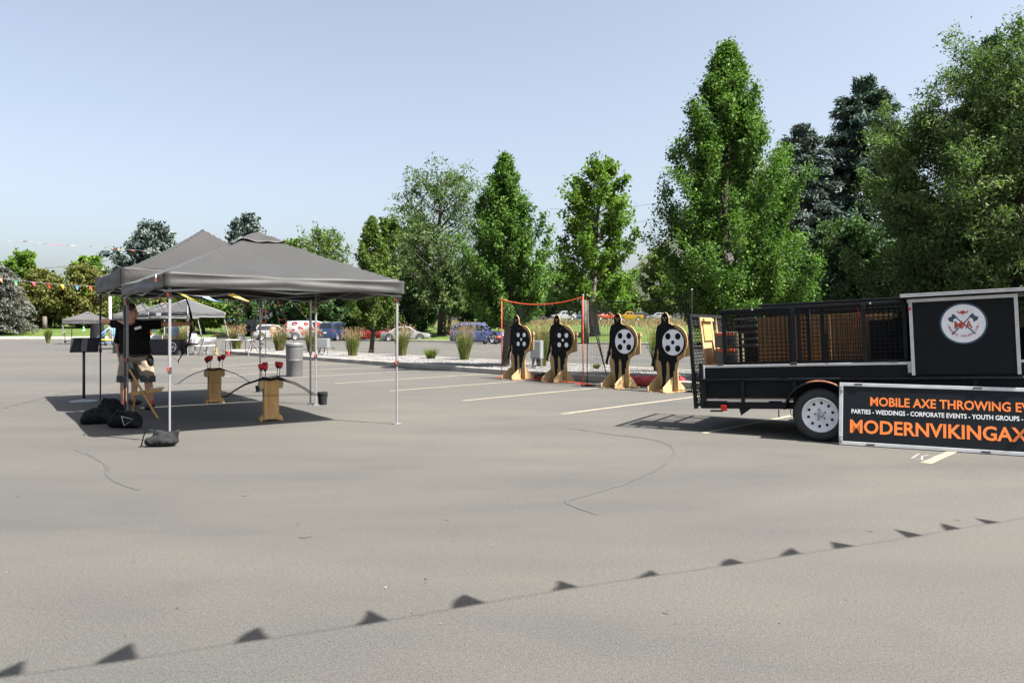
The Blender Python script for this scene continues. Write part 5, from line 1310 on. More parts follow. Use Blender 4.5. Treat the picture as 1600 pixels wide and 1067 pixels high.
def standing(label, O, yaw, h, top_m, leg_m, hair_m, skin_legs=False, arms=True, long_hair=False, shoe_m=None, lean=0.0):
    k = h / 1.75; root = empty('person', O, yaw, label, 'person')     # faces local +X
    V = lambda x, y, z: Vector((x * k, y * k, z * k))
    mb = MB(); P, Rm_ = add_head(mb, V(.01, 0, 1.62), 0, k)
    mb.cap(V(0, 0, 1.42), V(.0, 0, 1.55), .06 * k, .055 * k); mb.ell(V(0, 0, 1.22), V(.12, .175, .25)); mb.ell(V(0, 0, .95), V(.13, .175, .16)); mb.ell(V(0, 0, 1.38), V(.09, .19, .075))
    for s in (-1, 1):
        mb.cap(V(0, .195 * s, 1.38), V(-.02, .245 * s, 1.10), .052 * k, .042 * k); mb.cap(V(-.02, .245 * s, 1.10), V(.04, .255 * s, .86), .042 * k, .029 * k); add_hand(mb, V(.04, .255 * s, .86), (.15, 0, -1), (.2, -s, 0), .5, k)
        mb.cap(V(0, .095 * s, .88), V(.01, .10 * s, .48), .088 * k, .058 * k); mb.cap(V(.01, .10 * s, .48), V(-.01, .10 * s, .09), .060 * k, .038 * k); mb.cap(V(-.01, .10 * s, .07), V(.13, .11 * s, .04), .036 * k, .03 * k)
    mb.build('body', SKIN, root, voxel=.0105, relax=2); features(root, P, Rm_, False)
    mb = MB(); mb.ell(V(0, 0, 1.22), V(.145, .20, .265)); mb.ell(V(0, 0, .99), V(.15, .20, .20)); mb.ell(V(0, 0, 1.38), V(.105, .215, .09))
    for s in (-1, 1): mb.cap(V(0, .195 * s, 1.38), V(-.015, .235 * s, 1.15), .075 * k, .068 * k)
    o = mb.build('tshirt', top_m, root, voxel=.014, relax=2); cut_mesh(o, V(0, 0, .88), (0, 0, -1))
    mb = MB(); mb.ell(V(0, 0, .90), V(.145, .195, .12))
    for s in (-1, 1): mb.cap(V(0, .095 * s, .88), V(.01, .10 * s, .50 if skin_legs else .12), .105 * k, (.092 if skin_legs else .062) * k)
    o = mb.build('shorts' if skin_legs else 'trousers', leg_m, root, voxel=.014, relax=2)
    if skin_legs: cut_mesh(o, V(0, 0, .46), (0, 0, -1))
    mb = MB(); mb.ell(P(-.022, 0, .045), (.104 * k, .086 * k, .094 * k), Rm_); mb.ell(P(-.05, 0, -.01), (.07 * k, .084 * k, .085 * k), Rm_)
    if long_hair: mb.ell(P(-.065, 0, -.13), (.05 * k, .085 * k, .15 * k), Rm_)
    o = mb.build('hair', hair_m, root, voxel=.010, relax=1); cut_mesh(o, P(.055, 0, .05), Rm_ @ Vector((1, 0, -.5)))
    for s in (-1, 1): mb = MB(); mb.ell(V(.05, .105 * s, .045), V(.135, .05, .05)); o = mb.build('shoe', shoe_m or SHOE, root, smooth=True); cut_mesh(o, (0, 0, .004), (0, 0, -1))
    return root
standing('person in black shirt standing close behind the archer, arm hanging', (XD(200, 13.3), 13.35, 0), R(75), 1.70, SHIRT, DARKSHORT, HAIR, True)
BLUESH = M('pale_blue_shirt', (0.30, 0.40, 0.50), .85, var=.1, bump=.4, bscale=12); GREYSH = M('heather_grey_shirt', (0.34, 0.35, 0.38), .85, var=.1, bump=.4, bscale=12); TANSH = M('tan_shirt', (0.42, 0.28, 0.19), .85, var=.1)
standing('person in pale blue shirt behind the black-clothed table', (XD(272, 38.9), 38.9, 0), R(-95), 1.68, BLUESH, DARKSHORT, HAIRDARK)
standing('small figure in tan clothes beside the white hatchback', (XD(427, 72), 72, 0), R(-60), 1.62, TANSH, TANSH, HAIR, True)
def seated(label, O, yaw):
    root = empty('person', O, yaw, label, 'person'); V = lambda x, y, z: Vector((x, y, z))
    mb = MB(); P, Rm_ = add_head(mb, V(.06, 0, 1.20), 0, .98); mb.cap(V(.03, 0, 1.0), V(.05, 0, 1.12), .055, .052); mb.ell(V(.01, 0, .80), V(.13, .17, .25)); mb.ell(V(.02, 0, .97), V(.09, .18, .07)); mb.ell(V(-.02, 0, .56), V(.15, .18, .13))
    for s in (-1, 1):
        mb.cap(V(.02, .18 * s, .97), V(.10, .22 * s, .72), .05, .04); mb.cap(V(.10, .22 * s, .72), V(.32, .14 * s, .68), .04, .028); add_hand(mb, V(.32, .14 * s, .68), (1, -.3 * s, 0), (0, 0, -1), .5)
        mb.cap(V(0, .10 * s, .53), V(.44, .12 * s, .52), .088, .06); mb.cap(V(.44, .12 * s, .52), V(.42, .12 * s, .09), .06, .038); mb.cap(V(.42, .12 * s, .07), V(.56, .12 * s, .04), .036, .03)
    mb.build('body', SKIN, root, voxel=.0115, relax=2); features(root, P, Rm_, False)
    mb = MB(); mb.ell(V(.0, 0, .80), V(.155, .20, .27)); mb.ell(V(.02, 0, .97), V(.105, .205, .085)); mb.ell(V(-.02, 0, .62), V(.17, .20, .13))
    for s in (-1, 1): mb.cap(V(.02, .18 * s, .97), V(.10, .22 * s, .73), .07, .056)
    mb.build('shirt', GREYSH, root, voxel=.014, relax=2)
    mb = MB(); mb.ell(V(-.02, 0, .53), V(.17, .20, .11))
    for s in (-1, 1): mb.cap(V(0, .10 * s, .53), V(.44, .12 * s, .52), .10, .075); mb.cap(V(.44, .12 * s, .52), V(.42, .12 * s, .12), .075, .06)
    mb.build('trousers', BLACKCLOTH, root, voxel=.014, relax=2)
    mb = MB(); mb.ell(P(-.025, 0, .045), (.108, .09, .098), Rm_); mb.ell(P(-.055, 0, -.03), (.075, .09, .11), Rm_); mb.ell(P(-.07, 0, -.16), (.055, .09, .15), Rm_); o = mb.build('hair', HAIRDARK, root, voxel=.011, relax=1); cut_mesh(o, P(.055, 0, .05), Rm_ @ Vector((1, 0, -.5)))
    for s in (-1, 1): mb = MB(); mb.ell(V(.49, .12 * s, .045), (.13, .05, .048)); o = mb.build('shoe', SHOE, root, smooth=True); cut_mesh(o, (0, 0, .004), (0, 0, -1))
SEAT = Vector((XD(303, 37.0), 37.0, 0))
seated('person with long dark hair in grey shirt sitting on a white folding chair', SEAT, R(170))

# ------------------------------------------------------------------ things under the canopies
def quiver(px, py, h, label, bows, seed):
    p = G(px, py); rg = random.Random(seed); rz = R(30) + rg.uniform(-.06, .06)
    root = empty('quiver_stand', p, rz, label, 'quiver stand', 'wooden quiver stands under the front canopy'); w, dp = .205, .17
    for s in (-1, 1):
        mb = MB(); mb.box((0, s * (dp / 2 - .009), .03 + h / 2), (w, .018, h)); mb.build('wide_board', PINE, root, bevel=.003)
        mb = MB(); mb.box((s * (w / 2 - .009), 0, .03 + h / 2), (.018, dp - .037, h - .004)); mb.build('narrow_board', PINE, root, bevel=.003)
        mb = MB(); mb.prism([(0, 0), (.055, .002), (.068, .07), (.045, .13), (.0, .15)] if s > 0 else [(0, 0), (0, .15), (-.045, .13), (-.068, .07), (-.055, .002)], (s * w / 2, -.07, h - .13), (1, 0, 0), (0, 0, 1), -.14); mb.build('bow_ear', PLYPALE, root, bevel=.004)
        for t in (-1, 1):
            mb = MB(); mb.prism([(0, 0), (.0, .10), (.05, .085), (.075, .04), (.075, 0), (.045, 0), (.03, .03)], (s * (w / 2 - .02), t * (dp / 2 - .02) , .0), (s, 0, 0), (0, 0, 1), .03); mb.build('foot', PINE, root, bevel=.004)
    mb = MB(); mb.box((0, 0, .05), (w - .04, dp - .04, .02)); mb.build('floor_board', PINE, root)
    n = 5
    for k in range(n):
        bx, by = [(-.075, -.02), (-.035, .03), (-.05, -.04), (.045, .02), (.072, -.03)][k]; lx, ly = bx * 2.0 + rg.uniform(-.02, .02), by * 1.5; L = .60 + rg.uniform(-.03, .03)
        e = empty('arrow', p + Matrix.Rotation(rz, 3, 'Z') @ Vector((bx, by, .065)), rz, ('foam-tipped arrow ' + ['leaning left at the front', 'upright at the left', 'at the far left corner', 'upright at the right', 'leaning right'][k] + ' of the ' + ('nearer' if bows == 2 else 'farther') + ' quiver stand'), 'arrow', 'red foam-tipped arrows')
        tip = Vector((lx - bx, ly - by, h + .10 + rg.uniform(-.02, .03)))
        mb = MB(); mb.tube([(0, 0, 0), tip], .0045, 6); mb.build('shaft', DARKMETAL, e)
        ax = tip.normalized(); q = ax.to_track_quat('Z', 'Y').to_matrix()
        mb = MB(); mb.lathe([(.008, -.03), (.030, .0)], 12, tip, q); mb.build('collar', BLACKINK, e)
        mb = MB(); mb.lathe([(.028, 0.0), (.036, .006), (.042, .04), (.041, .062), (.034, .07)], 16, tip, q); smooth_by_angle(mb.build('foam_tip', REDFOAM, e), 50)
    for b in range(bows):
        e = empty('recurve_bow', p + Vector((0, 0, 0)), rz + R(-14 + 4 * b), ('black bow resting across the farther quiver stand' if bows == 1 else ('front' if b == 0 else 'back') + ' black bow resting across the nearer quiver stand'), 'bow', 'bows resting on the quiver stands')
        y = -.125 - .035 * b; z = h - .02 + .02 * b; ln = .62
        mb = MB(); mb.tube([(-.20, y, z), (-.10, y, z + .035), (0, y, z + .015), (.10, y, z + .038), (.22, y, z - .005)], [.007, .016, .012, .017, .008], 8); mb.build('riser', BLACKPAINT, e, smooth=True)
        for s in (-1, 1): mb = MB(); mb.tube([(.20 * s, y, z), (.34 * s, y, z - .045), (.47 * s, y, z - .12), (.57 * s, y, z - .195), (ln * s, y, z - .215), ((ln + .05) * s, y, z - .205)], [.008, .007, .0065, .006, .005, .004], 6); mb.build('limb', BLACKPAINT, e, smooth=True)
        mb = MB(); mb.tube([(-ln, y, z - .21), (ln, y, z - .21)], .0022, 4); mb.build('string', NETCORD, e)
    return root
quiver(423, 657, .60, 'nearer wooden quiver stand holding red-tipped arrows and two bows', 2, 1)
quiver(335, 629.5, .60, 'farther wooden quiver stand holding red-tipped arrows and one bow', 1, 2)

# wooden folding rack
rk = empty('wooden_rack', G(228, 652), R(8), 'folded wooden A-frame rack standing in front of the archer', 'rack')
d_ = G(228, 652).y; k_ = d_ / FPX
def Q(px, py, y=0): return Vector(((px - 228) * k_, y, (652 - py) * k_))
mb = MB(); mb.bar(Q(203, 577, .02), Q(251, 655, -.12), .022, .045, (0, 1, 0)); mb.build('long_leg', PINE, rk, bevel=.004)
mb = MB(); mb.bar(Q(214, 594, .06), Q(201, 648, .20), .022, .045, (0, 1, 0)); mb.build('short_leg', PINE, rk, bevel=.004)
mb = MB(); mb.bar(Q(204, 614, .05), Q(252, 607, .05), .10, .022, (0, 0, 1)); mb.bar(Q(205, 616.5, .005), Q(252, 609.5, .005), .018, .035, (0, 0, 1)); ty = mb.build('tray', PINE, rk, bevel=.004)
for k in range(4):
    q = Q(236 + k * 4.6, 608.2 - k * .65, .05); mb = MB(); mb.box(q + Vector((0, 0, .012)), (.028, .05, .012)); mb.build('slot', PLATE, ty)

# lectern-like sign on a post
sp = G(131, 627); sg_ = empty('black_sign_stand', sp, R(20), 'black tilted board on a slim post with round base left of the archer', 'sign stand')
mb = MB(); mb.lathe([(.24, .0), (.24, .008), (.20, .016), (.05, .03), (.03, .05)], 28); mb.build('round_base', BLUEGREY, sg_, smooth=False)
mb = MB(); mb.tube([(0, 0, .03), (0, 0, 1.12)], .024, 10); mb.build('post', DARKMETAL, sg_, smooth=True)
mb = MB(); mb.box((.02, -.03, 1.03), (.46, .022, .30), Matrix.Rotation(R(-32), 3, 'X')); mb.build('board', BAGCLOTH, sg_, bevel=.006)
mb = MB(); mb.box((.02, -.055, 1.03), (.10, .02, .27), Matrix.Rotation(R(-32), 3, 'X')); mb.build('bracket', DARKMETAL, sg_, bevel=.004)

# duffel bags
def duffel(label, px, py, L, r, rz, seed, piping=False):
    p = G(px, py); root = empty('duffel_bag', p, rz, label, 'bag', 'black bags on the ground by the rear-left leg'); rg = random.Random(seed)
    mb = MB(); n = 16
    for i in range(n):
        t = i / (n - 1); e = 1 - (abs(t - .5) * 2) ** 4 * .45; mb.ell(((t - .5) * L * .9, rg.uniform(-.02, .02), r * .82 * e), (L / n * 1.3, r * e * rg.uniform(.92, 1.08), r * .85 * e * rg.uniform(.9, 1.08)), None, 14, 9)
    o = mb.build('body', BLACKCLOTH, root, voxel=.014, relax=5); wrinkle(o, .007, 26)
    mb = MB(); mb.tube([(-L * .22, -r * .5, r * 1.3), (-L * .1, -r * .75, r * 1.75), (L * .08, -r * .75, r * 1.7), (L * .22, -r * .5, r * 1.3)], .013, 6); mb.build('handle', BAGCLOTH, root, smooth=True)
    if piping:
        for s in (1,):
            mb = MB(); mb.tube([(L * .10, -r * .98, r * 1.25), (L * .42, -r * .72, r * .95), (L * .20, -r * 1.03, r * .35), (L * .10, -r * .98, r * 1.25)], .005, 5); mb.build('grey_piping', GREYSH, root)
    return root
duffel('lumpy black bag lying left of the rear-left leg', 152, 662, .42, .13, R(20), 2)
duffel('black duffel with grey piping lying in front of the wooden rack', 196, 668, .46, .135, R(-12), 4, True)
duffel('rounded black bag leaning behind the piped duffel', 172, 652, .34, .17, R(5), 6)

# leg weights
def weight_bag(label, px, py, rz, s=1.0, mat=BAGCLOTH, seed=1):
    p = G(px, py); rg = random.Random(seed); root = empty('leg_weight_bag', p, rz, label, 'weight bag', 'weights holding down the canopy legs')
    mb = MB()
    mb.ell((0, 0, .075 * s), (.225 * s, .115 * s, .085 * s)); mb.ell((.10 * s, .01, .10 * s), (.12 * s, .09 * s, .09 * s), Matrix.Rotation(-.5, 3, 'Y')); mb.ell((-.13 * s, -.01, .07 * s), (.11 * s, .10 * s, .07 * s))
    mb.ell((-.03 * s, .02, .15 * s), (.09 * s, .07 * s, .07 * s), Matrix.Rotation(.5, 3, 'Y')); mb.ell((.06 * s, .05, .15 * s), (.09 * s, .035 * s, .05 * s))
    mb.cap((.12 * s, 0, .11 * s), (.215 * s, 0, .215 * s), .075 * s, .022 * s); mb.ell((-.06 * s, .01, .17 * s), (.075 * s, .06 * s, .06 * s))
    o = mb.build('body', mat, root, voxel=.010, relax=5); wrinkle(o, .0035 * s, 48); cut_mesh(o, (0, 0, .003), (0, 0, -1))
    mb = MB(); mb.grid(lambda u, v: Vector((-.10 - .16 * u - .02 * math.sin(u * 3.1), -.06 + (v - .5) * .045, .22 - .21 * u * u + .05 * math.sin(u * 3.14))) * s, 10, 1); mb.build('strap', mat, root, solid=.004, smooth=True)
    return root
weight_bag('slumped dark grey weight bag at the foot of the nearest canopy leg', 254, 697, R(6), .82)
def bucket(label, px, py, r, h):
    root = empty('weight_bucket', G(px, py), 0, label, 'bucket', 'weights holding down the canopy legs')
    mb = MB(); mb.lathe([(r * .82, .004), (r * .86, .02), (r * .97, h * .82), (r * 1.06, h * .84), (r * 1.06, h * .92), (r, h), (r * .92, h), (r * .9, h * .9), (r * .8, .05)], 24); smooth_by_angle(mb.build('pail', BAGCLOTH, root), 40)
    mb = MB(); mb.tube([(r * 1.07 * math.cos(a * .314), .02 * math.sin(a), h * .80 - .10 * math.sin(a * .314)) for a in range(11)], .004, 5); mb.build('wire_handle', DARKMETAL, root)
    mb = MB(); mb.lathe([(r * .9, h * .86), (0, h * .87)], 20, cap=False); mb.build('fill', CONCRETE, root)
bucket('black weight bucket beside the back-right leg of the front canopy', 504, 632, .085, .22)
bucket('small dark weight bucket at the back leg of the rear canopy', 405, 612, .075, .13)

# grey bin
bp_ = G(460, 588); bn2 = empty('trash_bin', bp_, 0, 'tall ribbed grey trash bin standing alone on the lot', 'bin')
r_ = 13.2 / FPX * bp_.y; h_ = ZD(536, bp_.y)
mb = MB(); mb.lathe([(r_ * .90, .0), (r_ * .93, .03), (r_ * .95, h_ * .46), (r_ * .985, h_ * .475), (r_ * .985, h_ * .50), (r_ * .96, h_ * .51), (r_ * .99, h_ * .80), (r_ * 1.0, h_ * .86), (r_ * .97, h_ * .90), (r_ * .9, h_ * .9)], 40); smooth_by_angle(mb.build('barrel', TRASHGREY, bn2), 30)
BINRIM = M('dark_bin_rim', (0.10, 0.105, 0.11), .5, var=.1)
mb = MB(); mb.lathe([(r_ * 1.0, h_ * .90), (r_ * 1.06, h_ * .91), (r_ * 1.06, h_ * .97), (r_ * .98, h_ * 1.0), (r_ * .88, h_ * .99), (r_ * .86, h_ * .93)], 40, cap=False); smooth_by_angle(mb.build('rim', BINRIM, bn2), 30)
mb = MB(); mb.lathe([(r_ * .87, h_ * .95), (0, h_ * .955)], 30, cap=False); mb.build('liner', BLACKCLOTH, bn2)

# steel boxes on the island
def steel_box(label, px, py, w, dp, h, leg, mat, rz, cable=False):
    root = empty('utility_box', G(px, py, .12), rz, label, 'utility box', 'utility boxes on the gravel island')
    mb = MB(); mb.box((0, 0, leg + h / 2), (w, dp, h)); bd_ = mb.build('cabinet', mat, root, bevel=.012)
    mb = MB(); mb.box((0, -dp / 2 - .006, leg + h / 2), (w * .86, .012, h * .86)); mb.build('door', mat, bd_, bevel=.004)
    for s in (-1, 1): mb = MB(); mb.box((s * w * .42, 0, leg / 2), (.05, .05, leg)); mb.build('leg', GREYMETAL, root)
    mb = MB(); mb.tube([(-w * .2, -.05, leg), (-w * .25, -.12, leg * .4), (.0, -.15, .05), (w * .2, -.1, leg * .5), (w * .1, 0, leg)], .02, 6); mb.build('cable', DARKMETAL, root, smooth=True)
steel_box('small dark steel box on short legs in front of the lip-printed van', 505, 555, .50, .35, .42, .32, BLUEGREY, R(-8))
steel_box('pale grey utility cabinet partly hidden behind the leftmost target', 839, 575, .32, .28, .55, .28, M('pale_cabinet', (.17, .18, .185), .5, var=.08), R(-20))

# ------------------------------------------------------------------ stall area behind the archer
def cloth_table(label, px, d, L, W, H, rz, logo):
    root = empty('clothed_table', (XD(px, d), d, 0), rz, label, 'table', 'tables under the slant-leg canopies'); mb = MB()
    def side(u, v):
        P_ = [(-L / 2, -W / 2), (L / 2, -W / 2), (L / 2, W / 2), (-L / 2, W / 2)]; f = u * 4; i = int(f) % 4; t = f - int(f); a = Vector(P_[i]); b = Vector(P_[(i + 1) % 4]); q = a.lerp(b, t); o_ = 1 + .05 * v + .018 * v * math.sin(u * 60)
        return (q.x * o_, q.y * o_, H - (H - .02) * v)
    mb.grid(side, 96, 6); mb.add([(-L / 2, -W / 2, H), (L / 2, -W / 2, H), (L / 2, W / 2, H), (-L / 2, W / 2, H)], [(0, 1, 2, 3)])
    mb.build('cloth', M('black_tablecloth', (.016, .018, .022), .8, var=.2, bump=.3), root)
    for sx in (-1, 1): mb = MB(); mb.box((sx * L * .45, 0, H / 2 - .02), (.04, W * .8, H - .06)); mb.build('leg_frame', GREYMETAL, root)
    if logo:
        y = -W / 2 * 1.055 - .012; mb = MB(); mb.tube([(logo + .21 * math.cos(a * .2618), y, .40 + .21 * math.sin(a * .2618)) for a in range(25)], .014, 5); mb.build('ring_mark', WHITEINK, root)
        mb = MB(); zz = [(-.14, .30), (-.07, .46), (-.01, .32), (.06, .48), (.13, .30)]; mb.tube([(logo + x, y, z) for x, z in zz], .016, 5); mb.build('zigzag_mark', WHITEINK, root)
    return root
cloth_table('long black-clothed table with a round white emblem on its end', 262, 37.4, 1.75, .75, .76, R(-14), .58)
cloth_table('black-clothed table behind, left of the emblem table', 205, 40.0, 1.5, .75, .74, R(-8), None)
def carton(px, d, z, s, label, mat=CARDBOARD, rz=.1):
    root = empty('carton', (XD(px, d), d, z), rz, label, 'box', 'boxes on the black-clothed table'); mb = MB(); mb.box((0, 0, s[2] / 2), s); mb.build('walls', mat, root, bevel=.004)
    mb = MB(); mb.box((0, -s[1] * .3, s[2] + .004), (s[0], s[1] * .38, .006)); mb.build('flap', mat, root); mb = MB(); mb.box((0, 0, s[2] + .012), (.04, s[1], .003)); mb.build('tape', PLATE, root)
carton(260, 37.3, .765, (.26, .24, .17), 'left cardboard box on the emblem table')
carton(272, 37.3, .765, (.22, .22, .13), 'right cardboard box on the emblem table', rz=-.1)
PALECASE = M('pale_display_plastic', (.50, .53, .58), .4, var=.15, scale=20)
carton(232, 38.2, .765, (.50, .28, .22), 'pale display case on the left half of the emblem table', PALECASE); carton(246, 37.9, .765, (.36, .26, .20), 'second pale display case beside the cardboard box', PALECASE)
def toy(px, py, d, col, label, seed):
    rg = random.Random(seed); c = PD(px, py, d); root = empty('balloon_toy', c, rg.uniform(0, 3), label, 'balloon', 'bright hanging toys under the slant-leg canopies'); mb = MB()
    for k in range(4): mb.ell((rg.uniform(-.06, .06), rg.uniform(-.05, .05), -.09 * k), (.075, .07, .085), None, 10, 7)
    mb.build('balloon', M('toy_' + col, dict(green=(.16, .62, .25), yellow=(.78, .62, .05), orange=(.80, .16, .03), pink=(.75, .10, .30), cyan=(.25, .55, .62))[col], .35, var=.06), root, voxel=.02, relax=1)
    mb = MB(); mb.tube([(0, 0, .06), (0, 0, max(.1, 1.95 - c.z))], .006, 4); mb.build('string', CORDWHITE, root)
toy(234, 513, 37.0, 'orange', 'orange toy hanging lowest under the archer\'s bow arm', 1); toy(239, 508, 37.1, 'green', 'green toy hanging beside the orange one', 2); toy(243, 509, 37.0, 'cyan', 'pale cyan toy hanging between green and yellow', 3); toy(247, 507, 37.0, 'yellow', 'yellow toy hanging by the white canopy leg', 4)
toy(131, 512, 60.5, 'green', 'green toy hanging under the farthest grey canopy', 5); toy(148, 517, 60.5, 'pink', 'pink toy hanging behind the dark canopy leg', 6)
# white folding chairs
def fold_chair(px, d, rz, label):
    root = empty('folding_chair', (XD(px, d), d, 0), rz, label, 'chair', 'white folding chairs by the emblem table')
    for s in (-1, 1):
        for nm, a, b in (('front_leg', (.24, .20 * s, .0), (-.20, .20 * s, .86)), ('rear_leg', (-.24, .18 * s, 0), (.18, .18 * s, .47))): mb = MB(); mb.bar(a, b, .022, .03); mb.build(nm, WHITEMETAL, root)
    mb = MB(); mb.box((.0, 0, .455), (.40, .36, .025)); mb.build('seat', WHITEINK, root, bevel=.008)
    mb = MB(); mb.box((-.19, 0, .76), (.022, .40, .18), Matrix.Rotation(R(-26), 3, 'Y')); mb.build('backrest', WHITEINK, root, bevel=.008)
    mb = MB(); mb.bar((.17, -.2, .14), (.17, .2, .14), .016, .016); mb.bar((-.17, -.18, .14), (-.17, .18, .14), .016, .016); mb.build('stretcher', WHITEMETAL, root)
fold_chair(303.5, 37.02, R(170), 'white folding chair with the grey-shirted person on it'); fold_chair(320, 36.4, R(150), 'white folding chair right behind the seated person'); fold_chair(330, 37.8, R(120), 'empty white folding chair nearest the gravel island')
# folding table with laptop and gear, speaker on tripod
ft = empty('folding_table', (XD(372, 36.6), 36.6, 0), R(-8), 'light folding table with a laptop left of the speaker stand', 'table'); mb = MB(); mb.box((0, 0, .74), (1.2, .6, .035)); mb.build('tabletop', WHITEINK, ft, bevel=.01)
for sx in (-1, 1):
    for sy in (-1, 1): mb = MB(); mb.tube([(sx * .5, sy * .24, .72), (sx * .52, sy * .24, 0)], .014, 8); mb.build('leg', DARKMETAL, ft)
lp = empty('laptop', (XD(381, 36.5), 36.5, .762), R(160), 'open dark laptop on the folding table', 'laptop'); mb = MB(); mb.box((0, 0, .012), (.36, .25, .02)); mb.build('keyboard', BLACKCLOTH, lp, bevel=.004); mb = MB(); mb.box((0, .17, .14), (.36, .012, .26), Matrix.Rotation(R(-18), 3, 'X')); mb.build('screen', GREYMETAL, lp, bevel=.004)
tl = empty('water_bottle', (XD(357, 36.2), 36.2, 0), 0, 'red bottle on the ground under the folding table', 'bottle'); mb = MB(); mb.lathe([(.05, 0), (.055, .02), (.055, .2), (.03, .24)], 16); mb.build('bottle', REDPLASTIC, tl, smooth=True); mb = MB(); mb.lathe([(.028, .24), (.028, .28)], 12); mb.build('cap', DARKMETAL, tl)
spk = empty('speaker_stand', (XD(393, 36.0), 36.0, 0), 0, 'black tripod speaker stand behind the rear canopy\'s back leg', 'stand'); mb = MB(); mb.tube([(0, 0, .25), (0, 0, 1.15)], .02, 8); mb.build('pole', DARKMETAL, spk)
for k in range(3): mb = MB(); mb.tube([(0, 0, .62), (.42 * math.cos(k * 2.09 + .5), .42 * math.sin(k * 2.09 + .5), .01)], .013, 6); mb.build('leg', DARKMETAL, spk)
sb = empty('loudspeaker', (XD(393, 36.0), 36.0, 1.15), R(-20), 'black loudspeaker on the tripod behind the rear canopy\'s back leg', 'speaker'); mb = MB(); mb.box((0, 0, .29), (.34, .32, .58)); mb.build('cabinet', BLACKPANEL, sb, bevel=.02); mb = MB(); mb.box((0, -.165, .28), (.29, .015, .5)); mb.build('grille', DARKMETAL, sb, bevel=.005); mb = MB(); mb.lathe([(.12, .0), (.10, .006), (.02, .0)], 20, (0, -.176, .2), Matrix.Rotation(R(90), 3, 'X')); mb.build('cone', BLACKINK, sb)
# small mixer / fan gear on the ground
gf = empty('floor_fan', (XD(339, 37.5), 37.5, 0), R(-70), 'round floor fan with red centre near the white chairs', 'fan'); mb = MB()
rotf = Matrix.Rotation(R(90), 3, 'X')
for r2 in (.10, .17, .24, .27): mb.tube([(r2 * math.cos(a * .2618), -.05, .34 + r2 * math.sin(a * .2618)) for a in range(25)], .006, 4)
mb.build('guard', DARKMETAL, gf); mb = MB(); mb.lathe([(.08, 0), (.07, .03), (0, .04)], 16, (0, -.05, .34), rotf); mb.build('hub', REDPLASTIC, gf)
for k in range(3): mb = MB(); a = k * 2.09; mb.box((.12 * math.cos(a), 0, .34 + .12 * math.sin(a)), (.22, .01, .10), Matrix.Rotation(-a, 3, 'Y')); mb.build('blade', BLACKINK, gf)
mb = MB(); mb.bar((-.28, 0, .02), (.28, 0, .02), .12, .03); mb.bar((-.27, 0, .02), (-.27, 0, .36), .02, .03, (0, 1, 0)); mb.bar((.27, 0, .02), (.27, 0, .36), .02, .03, (0, 1, 0)); mb.build('yoke', FLAG['yellow'], gf)
# blue and yellow game frame under the farthest canopy
BLUEP = M('blue_frame_paint', (.13, .27, .52), .45, var=.1); YELP = M('yellow_frame_paint', (.72, .42, .03), .45, var=.1)
gm = empty('game_frame', (XD(163, 56), 56, 0), R(10), 'blue and yellow wheeled game frame beside the farthest canopy', 'game'); 
for nm, a, b, m_ in (('side_tube', (-.75, 0, .35), (.35, 0, 1.35), BLUEP), ('side_tube', (-.55, .3, .35), (.45, .3, 1.35), BLUEP), ('upright', (.5, 0, .1), (.55, 0, 1.75), BLUEP), ('upright', (.5, .5, .1), (.55, .5, 1.75), BLUEP), ('cross_tube', (-.7, 0, .42), (.55, 0, .42), YELP), ('cross_tube', (-.7, .45, .40), (.55, .45, .40), YELP), ('post', (.3, .2, .4), (.3, .2, 1.2), YELP), ('base_rail', (-.8, .2, .16), (.7, .2, .16), BLUEP)):
    mb = MB(); mb.tube([a, b], .045, 8); mb.build(nm, m_, gm, smooth=True)
for x in (-.55, .1, .62): mb = MB(); mb.lathe([(.11, -.03), (.13, 0), (.11, .03)], 16, (x, 0, .13), Matrix.Rotation(R(90), 3, 'X')); mb.build('wheel', RUBBER, gm, smooth=True)
mb = MB(); mb.ell((-.6, -.05, .30), (.09, .09, .08)); mb.build('red_knob', REDPLASTIC, gm, smooth=True); mb = MB(); mb.box((.53, .0, 1.76), (.14, .1, .16)); mb.build('orange_cap', ORANGE, gm, bevel=.02)
cv = empty('covered_rack', (XD(152, 57.5), 57.5, 0), 0, 'tall dark grey draped rack behind the blue game frame', 'rack'); mb = MB(); mb.grid(lambda u, v: ((.5 + .12 * v + .03 * math.sin(u * 40)) * math.cos(u * 6.283) * .9, (.3 + .1 * v) * math.sin(u * 6.283), 1.62 - 1.6 * v), 40, 6); mb.build('drape', BAGCLOTH, cv, smooth=True); mb = MB(); mb.box((0, 0, 1.62), (.85, .52, .04)); mb.build('top', BAGCLOTH, cv, bevel=.01)
sc2 = empty('kick_scooter', (XD(102, 66), 66, 0), R(15), 'black kick scooter parked at the far left kerb', 'scooter'); mb = MB(); mb.tube([(0, 0, .12), (-.08, 0, 1.15)], .035, 8); mb.build('stem', DARKMETAL, sc2); mb = MB(); mb.tube([(-.08, -.25, 1.15), (-.08, .25, 1.15)], .025, 6); mb.build('handlebar', DARKMETAL, sc2); mb = MB(); mb.box((.5, 0, .14), (.95, .16, .06)); mb.build('deck', DARKMETAL, sc2, bevel=.01); mb = MB(); mb.box((-.07, 0, .98), (.12, .14, .22)); mb.build('display_box', GREYMETAL, sc2, bevel=.01)
for x in (0, 1.0): mb = MB(); mb.lathe([(.09, -.03), (.115, 0), (.09, .03)], 16, (x, 0, .115), Matrix.Rotation(R(90), 3, 'X')); mb.build('wheel', RUBBER, sc2, smooth=True)

